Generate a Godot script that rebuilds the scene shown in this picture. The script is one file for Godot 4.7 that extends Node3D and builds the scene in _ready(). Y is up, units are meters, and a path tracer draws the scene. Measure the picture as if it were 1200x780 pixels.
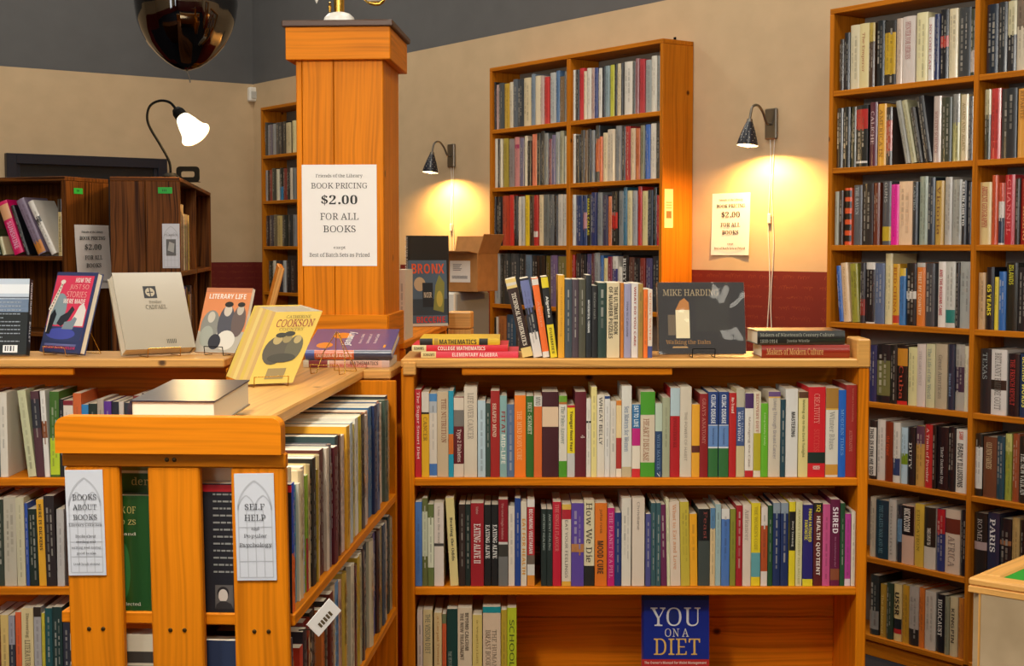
extends Node3D
# A second-hand bookshop: low pine bookcases, a slatted aisle rack, a boxed pillar and tall wall cases.
# Camera frame: X right, Y up, distance ahead = -Z. Pixel helpers use the 1200 x 780 frame.

const FOC := 1700.0
const TILT := 0.0585
const EYE := 1.60
const WALL_TURN := 0.94

const CEILING := 4.8
const WINDOWS := [-5.6, -2.2]  # along the entrance wall
const FILL_GLOBES := [Vector3(-0.55, 2.52, -1.70), Vector3(1.6, 2.7, -0.9), Vector3(-2.2, 2.7, -1.0)]  # added fill globes, unseen above the aisle
const FILL_GLOBE_ENERGY := [2.9, 0.45, 0.7]
const LAMP_ENERGY := [4.1, 2.4, 1.1]  # wall row, middle row, entrance row
const LAMP_COLOUR := Color(1.0, 0.972, 0.91)

var M := {}
var names := {}
var ink_cache := {}
var fonts := {}
var rng := RandomNumberGenerator.new()
var far_tool := []
var PAGE := Color(0.80, 0.72, 0.56)

func _ready() -> void:
	rng.seed = 20240611
	setup_camera_and_light()
	make_materials()
	build_room()
	build_front_case()
	build_left_case()
	build_aisle_rack()
	build_pillar()
	build_rear_counter()
	build_wall_cases()
	build_dark_racks()
	build_pedestal()
	build_lamps()
	fill_front_case()
	fill_left_case()
	fill_aisle_rack()
	fill_wall_cases()
	fill_dark_racks()
	build_display_books()
	build_signs()
	build_balloon()

# ---------------------------------------------------------------- camera and light
func setup_camera_and_light() -> void:
	var cam := Camera3D.new()
	cam.name = "camera"
	cam.position = Vector3(0, EYE, 0)
	cam.rotation.x = -TILT
	cam.fov = rad_to_deg(2.0 * atan(390.0 / FOC))
	cam.near = 0.05
	cam.far = 60.0
	add_child(cam)
	cam.current = true
	var we := WorldEnvironment.new()
	we.name = "environment"
	var env := Environment.new()
	env.background_mode = Environment.BG_COLOR
	env.background_color = Color(0.02, 0.02, 0.022)
	env.tonemap_mode = Environment.TONE_MAPPER_LINEAR
	env.tonemap_exposure = 1.0
	env.sdfgi_enabled = true
	env.ssao_enabled = true
	env.ssil_enabled = true
	we.environment = env
	add_child(we)
	# ceiling lamps of the shop: a grid of soft panels, in the axes of the room
	for p in lamp_spots():
		var a := AreaLight3D.new()
		a.name = "ceiling_lamp_light"
		a.area_size = Vector2(0.8, 0.8)
		a.light_energy = LAMP_ENERGY[int(p.y > 3.0) + int(p.y > 6.0)]
		a.light_color = LAMP_COLOUR
		a.shadow_enabled = true
		a.transform = room_frame() * Transform3D(Basis(Vector3.RIGHT, -PI / 2), Vector3(p.x, CEILING - 0.056, p.y))
		add_child(a, true)

	# frosted globes added as fill light over the aisle, out of view
	for k in 3:
		var gl := OmniLight3D.new()
		gl.name = "fill_globe_light"
		gl.position = FILL_GLOBES[k]
		gl.light_energy = FILL_GLOBE_ENERGY[k]
		gl.light_color = LAMP_COLOUR
		gl.light_size = 0.14
		gl.omni_range = 20.0
		gl.omni_attenuation = 2.0
		gl.shadow_enabled = true
		add_child(gl, true)

	# daylight of the shop windows behind the camera
	for x in WINDOWS:
		var dl := AreaLight3D.new()
		dl.name = "window_light"
		dl.area_size = Vector2(0.94, 2.2)
		dl.light_energy = 0.9
		dl.light_color = Color(0.93, 0.96, 1.0)
		dl.shadow_enabled = true
		dl.transform = room_frame() * Transform3D(Basis(Vector3.UP, PI), Vector3(0, 0, 8.6)) * Transform3D(Basis(Vector3.UP, PI), Vector3(x, 2.44, 0.06))
		add_child(dl, true)

func room_frame() -> Transform3D:
	return frame(WALL_TURN, 1.2734, 6.112)

func lamp_spots() -> Array:
	var out := []
	for s in [-3.6, -0.6, 2.4, 5.4]:
		for z in [1.6, 4.5, 7.3]:
			out.append(Vector2(s, z))
	return out

func make_materials() -> void:
	var grain := wood_image(7, 0.15, 3)
	var dark_grain := wood_image(23, 0.48, 5)
	M.pine = mat(Color(0.92, 0.535, 0.06), 0.5, grain)
	M.pine_pale = mat(Color(0.93, 0.69, 0.36), 0.42, grain)
	M.fir = mat(Color(0.80, 0.48, 0.09), 0.5, grain)
	M.fir.metallic_specular = 0.25
	M.hardboard = mat(Color(0.50, 0.48, 0.45), 0.8)
	M.stain = mat(Color(0.52, 0.31, 0.12), 0.5, dark_grain)
	M.stain.metallic_specular = 0.25
	M.brown_plate = mat(Color(0.33, 0.22, 0.16), 0.5, grain)
	M.pine.metallic_specular = 0.25
	for k in ["pine_pale"]:
		M[k].clearcoat_enabled = true
		M[k].clearcoat = 0.12
		M[k].clearcoat_roughness = 0.3
	M.matte = vmat(0.55)
	M.gloss = vmat(0.28)
	M.gloss.clearcoat_enabled = true
	M.gloss.clearcoat = 1.0
	M.gloss.clearcoat_roughness = 0.2
	M.page = vmat(0.9)
	M.print = vmat(0.5)
	M.print_gloss = vmat(0.28)
	M.print_gloss.clearcoat_enabled = true
	M.print_gloss.clearcoat = 1.0
	M.print_gloss.clearcoat_roughness = 0.2
	var fleck := noise_tex(3, 0.02, Color(0.93, 0.93, 0.93), Color(1, 1, 1))
	M.tan = mat(Color(0.81, 0.705, 0.56), 0.85, fleck)
	M.tan.uv1_triplanar = true
	M.tan.uv1_world_triplanar = true
	M.grey = mat(Color(0.38, 0.38, 0.385), 0.85, fleck)
	M.grey.uv1_triplanar = true
	M.grey.uv1_world_triplanar = true
	M.red_wall = mat(Color(1, 1, 1), 0.7, script_paper())
	M.carpet = mat(Color(0.13, 0.14, 0.20), 0.95, noise_tex(9, 0.2, Color(0.6, 0.6, 0.6), Color(1, 1, 1)))
	M.carpet.uv1_triplanar = true
	M.carpet.uv1_scale = Vector3(3, 3, 3)
	M.ceiling = mat(Color(0.62, 0.60, 0.57), 0.9)
	M.navy_paint = mat(Color(0.10, 0.11, 0.16), 0.4)
	M.black = mat(Color(0.05, 0.05, 0.06), 0.5)
	M.paper = mat(Color(0.93, 0.91, 0.89), 0.7)
	M.label_paper = mat(Color(0.80, 0.81, 0.84), 0.7)
	M.white = mat(Color(0.9, 0.89, 0.86), 0.35)
	M.brass = mat(Color(0.83, 0.66, 0.30), 0.25)
	M.brass.metallic = 1.0
	M.steel = mat(Color(0.50, 0.48, 0.45), 0.35)
	M.steel.metallic = 1.0
	M.iron = mat(Color(0.045, 0.042, 0.04), 0.6)
	M.iron.metallic_specular = 0.2
	M.screw = mat(Color(0.35, 0.27, 0.14), 0.35)
	M.screw.metallic = 0.8
	M.card = mat(Color(0.72, 0.50, 0.27), 0.85, noise_tex(5, 0.06, Color(0.9, 0.9, 0.9), Color(1, 1, 1)))
	M.card.uv1_triplanar = true
	M.enamel = mat(Color(0.72, 0.72, 0.70), 0.4)
	M.green_tag = mat(Color(0.12, 0.66, 0.22), 0.6)
	M.felt = mat(Color(0.10, 0.62, 0.10), 0.95, noise_tex(11, 0.3, Color(0.75, 0.75, 0.75), Color(1, 1, 1)))
	M.felt.uv1_triplanar = true
	M.felt.uv1_scale = Vector3(4, 4, 4)
	M.putty = mat(Color(0.74, 0.64, 0.50), 0.7, noise_tex(13, 0.012, Color(0.86, 0.85, 0.82), Color(1, 1, 1)))
	M.putty.uv1_triplanar = true
	M.putty.uv1_scale = Vector3(2, 2, 2)

func mat(c: Color, rough: float, tex: Texture2D = null) -> StandardMaterial3D:
	var m := StandardMaterial3D.new()
	m.albedo_color = c
	m.roughness = rough
	if tex:
		m.albedo_texture = tex
	return m

func vmat(rough: float) -> StandardMaterial3D:
	var m := StandardMaterial3D.new()
	m.vertex_color_use_as_albedo = true
	m.roughness = rough
	return m

func glow(c: Color, e: float) -> StandardMaterial3D:
	var m := mat(c, 0.6)
	m.emission_enabled = true
	m.emission = c
	m.emission_energy_multiplier = e
	return m

func noise_tex(sd: int, freq: float, a: Color, b: Color) -> NoiseTexture2D:
	var n := FastNoiseLite.new()
	n.seed = sd
	n.frequency = freq
	n.fractal_octaves = 4
	var t := NoiseTexture2D.new()
	t.noise = n
	t.width = 256
	t.height = 256
	t.seamless = true
	var g := Gradient.new()
	g.set_color(0, a)
	g.set_color(1, b)
	t.color_ramp = g
	return t

# grain along u; one texture covers 1.6 m by 0.4 m and repeats without a seam
func wood_image(sd: int, contrast: float, knots: int) -> ImageTexture:
	var w := 1024
	var h := 256
	var im := Image.create(w, h, false, Image.FORMAT_RGB8)
	var coarse := FastNoiseLite.new()
	coarse.seed = sd
	coarse.frequency = 1.0
	coarse.fractal_octaves = 3
	var fine := FastNoiseLite.new()
	fine.seed = sd + 1
	fine.frequency = 1.0
	fine.fractal_octaves = 2
	var r := RandomNumberGenerator.new()
	r.seed = sd
	var spots := []
	for i in knots:
		spots.append(Vector3((i + r.randf_range(0.25, 0.75)) * 1.6 / knots, r.randf_range(0.08, 0.32), r.randf_range(0.005, 0.009)))
	for y in h:
		for x in w:
			var u := x * 1.6 / w
			var v := y * 0.4 / h
			var warp := 0.0
			var dark := 0.0
			for s: Vector3 in spots:
				var dx := u - s.x
				var dy := v - s.y
				if absf(dx) < 0.16:
					var rr := sqrt(dx * dx * 0.35 + dy * dy)
					warp += dy / (rr + 0.004) * s.z * 1.3 * exp(-rr * rr / (s.z * s.z * 20.0))
					var k := sqrt(dx * dx * 0.7 + dy * dy) / s.z
					if k < 1.6:
						dark = maxf(dark, clampf(1.5 - k * 1.1, 0.0, 1.0) * 0.8)
			var g := 0.0
			# blend with the copy one period back near the far edges
			var bu := clampf((u - 1.3) / 0.3, 0.0, 1.0)
			var bv := clampf((v - 0.33) / 0.07, 0.0, 1.0)
			for q in [[0.0, 0.0, (1.0 - bu) * (1.0 - bv)], [1.6, 0.0, bu * (1.0 - bv)], [0.0, 0.4, (1.0 - bu) * bv], [1.6, 0.4, bu * bv]]:
				if q[2] < 0.001:
					continue
				var uu: float = u - q[0]
				var vv: float = v - q[1]
				var ring := coarse.get_noise_2d(uu * 0.7 + 9.0, (vv + warp) * 46.0 + coarse.get_noise_2d(uu * 1.2, vv * 3.0 + 70.0) * 0.8)
				var fib := fine.get_noise_2d(uu * 7.0, vv * 340.0)
				var tone := coarse.get_noise_2d(uu * 2.3 + 40.0, vv * 5.0 + 3.0)
				var late := pow(clampf(absf(ring) * 1.7, 0.0, 1.0), 1.6)
				g += q[2] * (1.0 - contrast * (0.95 * late + 0.25 * (fib * 0.5 + 0.5) + 0.40 * (tone * 0.5 + 0.5)))
			g = clampf(g, 0.05, 1.0) * (1.0 - dark * 0.75)
			im.set_pixel(x, y, Color(g, g * (1.0 - 0.14 * (1.0 - g)), g * (1.0 - 0.3 * (1.0 - g))))
	return ImageTexture.create_from_image(im)

# oxblood paper printed with faint gold handwriting; one texture covers 1 m by 0.5 m
func script_paper() -> ImageTexture:
	var w := 1024
	var h := 512
	var im := Image.create(w, h, false, Image.FORMAT_RGB8)
	var base := Color(0.42, 0.085, 0.045)
	im.fill(base)
	var r := RandomNumberGenerator.new()
	r.seed = 4
	var n := FastNoiseLite.new()
	n.seed = 2
	n.frequency = 0.05
	for line in 11:
		var y0 := 26.0 + line * 45.0
		var x := r.randf_range(4, 60)
		while x < w - 30:
			var word := r.randf_range(40, 130)
			var t := 0.0
			var amp := r.randf_range(5, 9)
			while t < word and x + t < w - 6:
				var py := y0 + sin(t * 0.42 + line) * amp * (0.5 + 0.5 * absf(n.get_noise_2d(x + t, y0))) + n.get_noise_2d(t * 2.0, x) * 12.0
				var px := x + t + cos(t * 0.42 + line) * 3.0
				var ga := 0.30 + 0.25 * n.get_noise_2d(px * 0.4, y0)
				for q in 2:
					var ix := clampi(int(px) + q, 0, w - 1)
					var iy := clampi(int(py), 0, h - 1)
					im.set_pixel(ix, iy, base.lerp(Color(0.80, 0.58, 0.22), ga))
				t += 0.35
			x += word + r.randf_range(16, 34)
	return ImageTexture.create_from_image(im)

# ---------------------------------------------------------------- pixel helpers
func ray(px: float, py: float) -> Vector3:
	var x := (px - 600.0) / FOC
	var y := (390.0 - py) / FOC
	return Vector3(x, y * cos(TILT) - sin(TILT), -(y * sin(TILT) + cos(TILT)))

func at_height(px: float, py: float, h: float) -> Vector3:
	var g := ray(px, py)
	return Vector3(0, EYE, 0) + g * ((h - EYE) / g.y)

func at_dist(px: float, py: float, d: float) -> Vector3:
	var g := ray(px, py)
	return Vector3(0, EYE, 0) + g * (d / -g.z)

# where the pixel's ray meets the plane z = off of a frame, in that frame
func on_frame(px: float, py: float, T: Transform3D, off: float) -> Vector3:
	var inv := T.affine_inverse()
	var o := inv * Vector3(0, EYE, 0)
	var g := inv.basis * ray(px, py)
	return o + g * ((off - o.z) / g.z)

# x of the frame runs along a face turned by a (radians), z of the frame points out of the face
func frame(a: float, X: float, d: float, y := 0.0) -> Transform3D:
	return Transform3D(Basis(Vector3(cos(a), 0, sin(a)), Vector3.UP, Vector3(-sin(a), 0, cos(a))), Vector3(X, y, -d))

# ---------------------------------------------------------------- node helpers
func numbered(called: String) -> String:
	var n: int = names.get(called, 0)
	names[called] = n + 1
	return called if n == 0 else "%s_%03d" % [called, n]

func thing(called: String, T: Transform3D, label: String, category: String, group := "") -> Node3D:
	var o := Node3D.new()
	o.name = numbered(called)
	o.transform = T
	o.set_meta("label", label)
	o.set_meta("category", category)
	if group != "":
		o.set_meta("group", group)
	add_child(o, true)
	return o

func structure(called: String, T := Transform3D()) -> Node3D:
	var o := Node3D.new()
	o.name = called
	o.transform = T
	o.set_meta("kind", "structure")
	add_child(o, true)
	return o

func part(parent: Node, called: String, mesh: Mesh, m: Material, T := Transform3D()) -> MeshInstance3D:
	var o := MeshInstance3D.new()
	o.name = called
	o.mesh = mesh
	o.material_override = m
	o.transform = T
	parent.add_child(o, true)
	return o

func begin() -> SurfaceTool:
	var st := SurfaceTool.new()
	st.begin(Mesh.PRIMITIVE_TRIANGLES)
	return st

func tri(st: SurfaceTool, a: Vector3, b: Vector3, c: Vector3, na: Vector3, nb: Vector3, nc: Vector3, col := Color.WHITE) -> void:
	var flip := (b - a).cross(c - a).dot(na + nb + nc) > 0.0
	st.set_color(col)
	st.set_normal(na)
	st.add_vertex(a)
	if flip:
		st.set_normal(nc)
		st.add_vertex(c)
		st.set_normal(nb)
		st.add_vertex(b)
	else:
		st.set_normal(nb)
		st.add_vertex(b)
		st.set_normal(nc)
		st.add_vertex(c)

func quad(st: SurfaceTool, a: Vector3, b: Vector3, c: Vector3, d: Vector3, n: Vector3, col := Color.WHITE) -> void:
	tri(st, a, b, c, n, n, n, col)
	tri(st, a, c, d, n, n, n, col)

func quad_n(st: SurfaceTool, a: Vector3, b: Vector3, c: Vector3, d: Vector3, nab: Vector3, ncd: Vector3, col := Color.WHITE) -> void:
	tri(st, a, b, c, nab, nab, ncd, col)
	tri(st, a, c, d, nab, ncd, ncd, col)

func box_plain(st: SurfaceTool, lo: Vector3, hi: Vector3, col := Color.WHITE) -> void:
	for ax in 3:
		for s in [0, 1]:
			var n := Vector3.ZERO
			n[ax] = 1.0 if s == 1 else -1.0
			var u := (ax + 1) % 3
			var v := (ax + 2) % 3
			var p := []
			for k in [[0, 0], [1, 0], [1, 1], [0, 1]]:
				var q := Vector3.ZERO
				q[ax] = hi[ax] if s == 1 else lo[ax]
				q[u] = hi[u] if k[0] == 1 else lo[u]
				q[v] = hi[v] if k[1] == 1 else lo[v]
				p.append(q)
			quad(st, p[0], p[1], p[2], p[3], n, col)

# a board with chamfered edges and UVs that run along its grain (1 uv = one texture), centred at the origin
func board_mesh(size: Vector3, grain: int, ch := 0.002) -> ArrayMesh:
	var st := begin()
	var h := size * 0.5
	ch = minf(ch, minf(h.x, minf(h.y, h.z)) * 0.6)
	var off := Vector2(rng.randf(), rng.randf())
	var faces := []
	for ax in 3:
		for s in [-1.0, 1.0]:
			var u := (ax + 1) % 3
			var v := (ax + 2) % 3
			var n := Vector3.ZERO
			n[ax] = s
			var p := []
			for k in [[-1, -1], [1, -1], [1, 1], [-1, 1]]:
				var q := Vector3.ZERO
				q[ax] = h[ax] * s
				q[u] = (h[u] - ch) * k[0]
				q[v] = (h[v] - ch) * k[1]
				p.append(q)
			faces.append([p, n])
	for ax in 3:
		var u := (ax + 1) % 3
		var v := (ax + 2) % 3
		for su in [-1.0, 1.0]:
			for sv in [-1.0, 1.0]:
				var n := Vector3.ZERO
				n[u] = su
				n[v] = sv
				n = n.normalized()
				var p := []
				for k in [[-1, 0], [1, 0], [1, 1], [-1, 1]]:
					var q := Vector3.ZERO
					q[ax] = (h[ax] - ch) * k[0]
					q[u] = (h[u] - (ch if k[1] == 0 else 0.0)) * su
					q[v] = (h[v] - (0.0 if k[1] == 0 else ch)) * sv
					p.append(q)
				faces.append([p, n])
	for sx in [-1.0, 1.0]:
		for sy in [-1.0, 1.0]:
			for sz in [-1.0, 1.0]:
				var n := Vector3(sx, sy, sz).normalized()
				var a := Vector3(h.x * sx, (h.y - ch) * sy, (h.z - ch) * sz)
				var b := Vector3((h.x - ch) * sx, h.y * sy, (h.z - ch) * sz)
				var c := Vector3((h.x - ch) * sx, (h.y - ch) * sy, h.z * sz)
				faces.append([[a, b, c], n])
	for f in faces:
		var p: Array = f[0]
		var n: Vector3 = f[1]
		for t in ([[0, 1, 2], [0, 2, 3]] if p.size() == 4 else [[0, 1, 2]]):
			var idx: Array = t
			if (p[t[1]] - p[t[0]]).cross(p[t[2]] - p[t[0]]).dot(n) > 0.0:
				idx = [t[0], t[2], t[1]]
			for i in idx:
				var q: Vector3 = p[i]
				st.set_normal(n)
				st.set_uv(grain_uv(q, n, grain, off))
				st.add_vertex(q)
	return st.commit()

func grain_uv(q: Vector3, n: Vector3, grain: int, off: Vector2) -> Vector2:
	var a := (grain + 1) % 3
	var b := (grain + 2) % 3
	var across := q[a] + q[b] * 0.37 if absf(n[b]) > absf(n[a]) else q[b] + q[a] * 0.37
	var along := q[grain]
	if absf(n[grain]) > 0.8:
		along = q[a] * 0.2
		across = q[b]
	return Vector2(along / 1.6 + off.x, across / 0.4 + off.y)

func board(parent: Node, called: String, lo: Vector3, hi: Vector3, m: Material, grain: int, ch := 0.002) -> MeshInstance3D:
	return part(parent, called, board_mesh(hi - lo, grain, ch), m, Transform3D(Basis(), (lo + hi) * 0.5))

func tube_mesh(pts: Array, r: float, sides := 8, closed := false) -> ArrayMesh:
	var st := begin()
	var n := pts.size()
	var rings := []
	var side := Vector3.ZERO
	for i in n:
		var a: Vector3 = pts[(i - 1 + n) % n] if closed or i > 0 else pts[0]
		var b: Vector3 = pts[(i + 1) % n] if closed or i < n - 1 else pts[n - 1]
		var t := (b - a).normalized()
		if side == Vector3.ZERO:
			side = t.cross(Vector3.UP if absf(t.y) < 0.9 else Vector3.RIGHT).normalized()
		side = (side - t * side.dot(t)).normalized()
		var up := side.cross(t)
		var ring := []
		for k in sides:
			var w := TAU * k / sides
			ring.append([pts[i] + (side * cos(w) + up * sin(w)) * r, side * cos(w) + up * sin(w)])
		rings.append(ring)
	for i in (n if closed else n - 1):
		for k in sides:
			var a: Array = rings[i][k]
			var b: Array = rings[(i + 1) % n][k]
			var c: Array = rings[(i + 1) % n][(k + 1) % sides]
			var d: Array = rings[i][(k + 1) % sides]
			tri(st, a[0], b[0], c[0], a[1], b[1], c[1])
			tri(st, a[0], c[0], d[0], a[1], c[1], d[1])
	if not closed:
		for e in [0, n - 1]:
			var nn: Vector3 = ((pts[0] - pts[1]) if e == 0 else (pts[n - 1] - pts[n - 2])).normalized()
			for k in range(1, sides - 1):
				tri(st, rings[e][0][0], rings[e][k][0], rings[e][k + 1][0], nn, nn, nn)
	return st.commit()

func smooth_path(ctrl: Array, per := 8) -> Array:
	var out := []
	for i in ctrl.size() - 1:
		var p0: Vector3 = ctrl[maxi(i - 1, 0)]
		var p1: Vector3 = ctrl[i]
		var p2: Vector3 = ctrl[i + 1]
		var p3: Vector3 = ctrl[mini(i + 2, ctrl.size() - 1)]
		for k in per:
			out.append(p1.cubic_interpolate(p2, p0, p3, float(k) / per))
	out.append(ctrl[-1])
	return out

# profile of (radius, y) turned about y
func lathe_mesh(prof: Array, sides := 24) -> ArrayMesh:
	var st := begin()
	for i in prof.size() - 1:
		var a: Vector2 = prof[i]
		var b: Vector2 = prof[i + 1]
		var t := (b - a).normalized()
		var nn := Vector2(t.y, -t.x)
		for k in sides:
			var w0 := TAU * k / sides
			var w1 := TAU * (k + 1) / sides
			var d0 := Vector3(cos(w0), 0, sin(w0))
			var d1 := Vector3(cos(w1), 0, sin(w1))
			var n0 := (d0 * nn.x + Vector3.UP * nn.y).normalized()
			var n1 := (d1 * nn.x + Vector3.UP * nn.y).normalized()
			var A := d0 * a.x + Vector3.UP * a.y
			var B := d0 * b.x + Vector3.UP * b.y
			var C := d1 * b.x + Vector3.UP * b.y
			var D := d1 * a.x + Vector3.UP * a.y
			if b.x > 0.00001:
				tri(st, A, B, C, n0, n0, n1)
			if a.x > 0.00001:
				tri(st, A, C, D, n0, n1, n1)
	return st.commit()

func font(key: String) -> Font:
	if not fonts.has(key):
		var f := SystemFont.new()
		f.font_names = PackedStringArray(["Droid Serif" if key.begins_with("serif") else "Droid Sans"])
		if key.ends_with("bold"):
			f.font_weight = 700
		if key.ends_with("italic"):
			f.font_italic = true
		fonts[key] = f
	return fonts[key]

func ink(hex: String) -> StandardMaterial3D:
	if not ink_cache.has(hex):
		ink_cache[hex] = mat(Color(hex), 0.6)
	return ink_cache[hex]

# one line of lettering in the xy plane of `at`, centred, facing its z, at most `wide` by `high` metres
func lettering(parent: Node, called: String, s: String, key: String, hex: String, wide: float, high: float, at: Transform3D, stretch := true) -> void:
	var t := TextMesh.new()
	t.text = s
	t.font = font(key)
	t.font_size = 24
	t.pixel_size = 0.001
	t.depth = 0.0
	t.curve_step = 2.0
	var bb := t.get_aabb()
	if bb.size.x < 0.0001 or bb.size.y < 0.0001:
		return
	var kx := wide / bb.size.x
	var ky := high / bb.size.y
	if not stretch:
		kx = minf(kx, ky)
		ky = kx
	var B := Basis.from_scale(Vector3(kx, ky, 1))
	var c := bb.get_center()
	part(parent, called, t, ink(hex), at * Transform3D(B, -(B * Vector3(c.x, c.y, 0))))

func lin(hex: String) -> Color:
	return Color(hex).srgb_to_linear()

# ---------------------------------------------------------------- books
const ORD := ["first", "second", "third", "fourth", "fifth", "sixth", "seventh", "eighth", "ninth", "tenth", "eleventh", "twelfth", "thirteenth", "fourteenth", "fifteenth", "sixteenth", "seventeenth", "eighteenth", "nineteenth"]
const TENS := ["", "", "twent", "thirt", "fort", "fift", "sixt"]

func ordinal(n: int) -> String:
	if n < 20:
		return ORD[n - 1]
	if n % 10 == 0:
		return TENS[n / 10] + "ieth"
	return TENS[n / 10] + "y-" + ORD[n % 10 - 1]

func colour_name(c: Color) -> String:
	var h := c.h * 360.0
	if c.v < 0.23:
		return "black"
	if c.s < 0.17:
		return "white" if c.v > 0.74 else "grey" if c.v > 0.40 else "charcoal"
	if c.v > 0.68 and c.s < 0.38 and h > 20 and h < 75:
		return "cream"
	var dark := "dark " if c.v < 0.48 else ""
	if h < 14 or h > 345:
		return "pink" if c.s < 0.55 and c.v > 0.6 else "maroon" if c.v < 0.45 else "red"
	if h < 40:
		return "orange" if c.s > 0.62 and c.v > 0.68 else "tan" if c.v > 0.6 else "brown"
	if h < 68:
		return "yellow" if c.v > 0.68 and c.s > 0.5 else "olive" if c.s > 0.4 else "beige"
	if h < 160:
		return dark + "green"
	if h < 200:
		return dark + "teal"
	if h < 250:
		return "navy" if c.v < 0.48 else "blue"
	if h < 300:
		return dark + "purple"
	return "plum" if c.v < 0.5 else "magenta"

# Book axes: x is its thickness, y up, z out of the spine; the spine's face lies at z = 0 and the body behind it.
# o: kind "p" paperback / "h" hardcover, bands [[y0, y1, hex]], marks bool, texts [[string, hex, y0, y1, font, share, xshift]]
func book_body(root: Node3D, w: float, h: float, dep: float, col: Color, o: Dictionary) -> void:
	var hard: bool = o.get("kind", "p") == "h"
	var t := 0.0024 if hard else 0.0006
	t = minf(t, w * 0.2)
	var over := 0.0028 if hard else 0.0004
	var b := minf(w * 0.24, 0.006) if hard else minf(w * 0.06, 0.0012)
	var n := 6 if hard else 4
	var hw := w * 0.5
	var st := begin()
	var xs := []
	for i in n + 1:
		var x := -hw + w * i / n
		var z := b * (1.0 - pow(2.0 * i / n - 1.0, 2.0)) - b
		var nx := 8.0 * b / (w * w) * x
		xs.append([x, z, Vector3(nx, 0, 1).normalized()])
	for i in n:
		var p: Array = xs[i]
		var q: Array = xs[i + 1]
		quad_n(st, Vector3(p[0], 0, p[1]), Vector3(p[0], h, p[1]), Vector3(q[0], h, q[1]), Vector3(q[0], 0, q[1]), p[2], q[2], col)
		for e in [[h, Vector3.UP], [0.0, Vector3.DOWN]]:
			quad(st, Vector3(p[0], e[0], p[1]), Vector3(q[0], e[0], q[1]), Vector3(q[0], e[0], -b - t), Vector3(p[0], e[0], -b - t), e[1], col)
	for s in [-1.0, 1.0]:
		var xo: float = hw * s
		var xi: float = (hw - t) * s
		var side := Vector3(s, 0, 0)
		quad(st, Vector3(xo, 0, -b), Vector3(xo, h, -b), Vector3(xo, h, -dep), Vector3(xo, 0, -dep), side, col)
		quad(st, Vector3(xi, 0, -b - t), Vector3(xi, h, -b - t), Vector3(xi, h, -dep), Vector3(xi, 0, -dep), -side, col)
		quad(st, Vector3(xo, 0, -dep), Vector3(xo, h, -dep), Vector3(xi, h, -dep), Vector3(xi, 0, -dep), Vector3(0, 0, -1), col)
		for e in [[h, Vector3.UP], [0.0, Vector3.DOWN]]:
			quad(st, Vector3(xo, e[0], -b), Vector3(xi, e[0], -b), Vector3(xi, e[0], -dep), Vector3(xo, e[0], -dep), e[1], col)
	part(root, "cover", st.commit(), M.gloss if hard or o.get("shiny", false) else M.matte)
	var ps := begin()
	var pc: Color = o.get("page", PAGE)
	box_plain(ps, Vector3(-hw + t, over, -dep + over), Vector3(hw - t, h - over, -b - t), pc)
	part(root, "pages", ps.commit(), M.page)
	# printed bands and lines of type on the spine
	var bands: Array = o.get("bands", [])
	var pr := begin()
	var any := false
	var lift := 0.0
	for band in bands:
		lift += 0.00005
		var bs := begin()
		var bc := lin(band[2])
		for i in n:
			var p: Array = xs[i]
			var q: Array = xs[i + 1]
			var e := Vector3(0, 0, 0.00025 + lift)
			quad_n(bs, Vector3(p[0], band[0], p[1]) + e, Vector3(p[0], band[1], p[1]) + e, Vector3(q[0], band[1], q[1]) + e, Vector3(q[0], band[0], q[1]) + e, p[2], q[2], bc)
		part(root, "spine_band", bs.commit(), M.print_gloss if hard else M.print)
	if o.get("marks", true):
		any = true
		var lines := 1 if w < 0.022 else 2
		for l in lines:
			var y := h * rng.randf_range(0.80, 0.93)
			var x := 0.0 if lines == 1 else (w * (0.17 if l == 0 else -0.17))
			var lw := w * (rng.randf_range(0.16, 0.30) if lines == 1 else rng.randf_range(0.10, 0.2))
			var stop := h * rng.randf_range(0.10, 0.45)
			while y > stop:
				var len := rng.randf_range(0.008, 0.026)
				var under := col
				for band in bands:
					if y > band[0] and y < band[1]:
						under = lin(band[2])
				var lum := under.r * 0.3 + under.g * 0.6 + under.b * 0.1
				var mk := under.lerp(Color(0.75, 0.70, 0.60) if lum < 0.16 else Color(0.04, 0.03, 0.03), rng.randf_range(0.10, 0.42) * float(o.get("faint", 1.0)))
				quad(pr, Vector3(x - lw / 2, y - len, 0.0007), Vector3(x - lw / 2, y, 0.0007), Vector3(x + lw / 2, y, 0.0007), Vector3(x + lw / 2, y - len, 0.0007), Vector3(0, 0, 1), mk)
				y -= len + rng.randf_range(0.003, 0.008)
	if any:
		part(root, "spine_print", pr.commit(), M.print_gloss if hard else M.print)
	for tx in o.get("texts", []):
		# [string, hex, y0, y1, font, share of the spine, shift across]
		var c := Vector3(w * tx[6], (tx[2] + tx[3]) * 0.5, 0.0011)
		lettering(root, "spine_title", tx[0], tx[4], tx[1], absf(tx[3] - tx[2]), w * tx[5], Transform3D(Basis(Vector3(0, 0, 1), -PI / 2), c))

func size_word(w: float, h: float) -> String:
	if w > 0.036:
		return "thick"
	if w < 0.013:
		return "thin"
	if h > 0.242:
		return "tall"
	if h < 0.19:
		return "short"
	return ""

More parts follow.
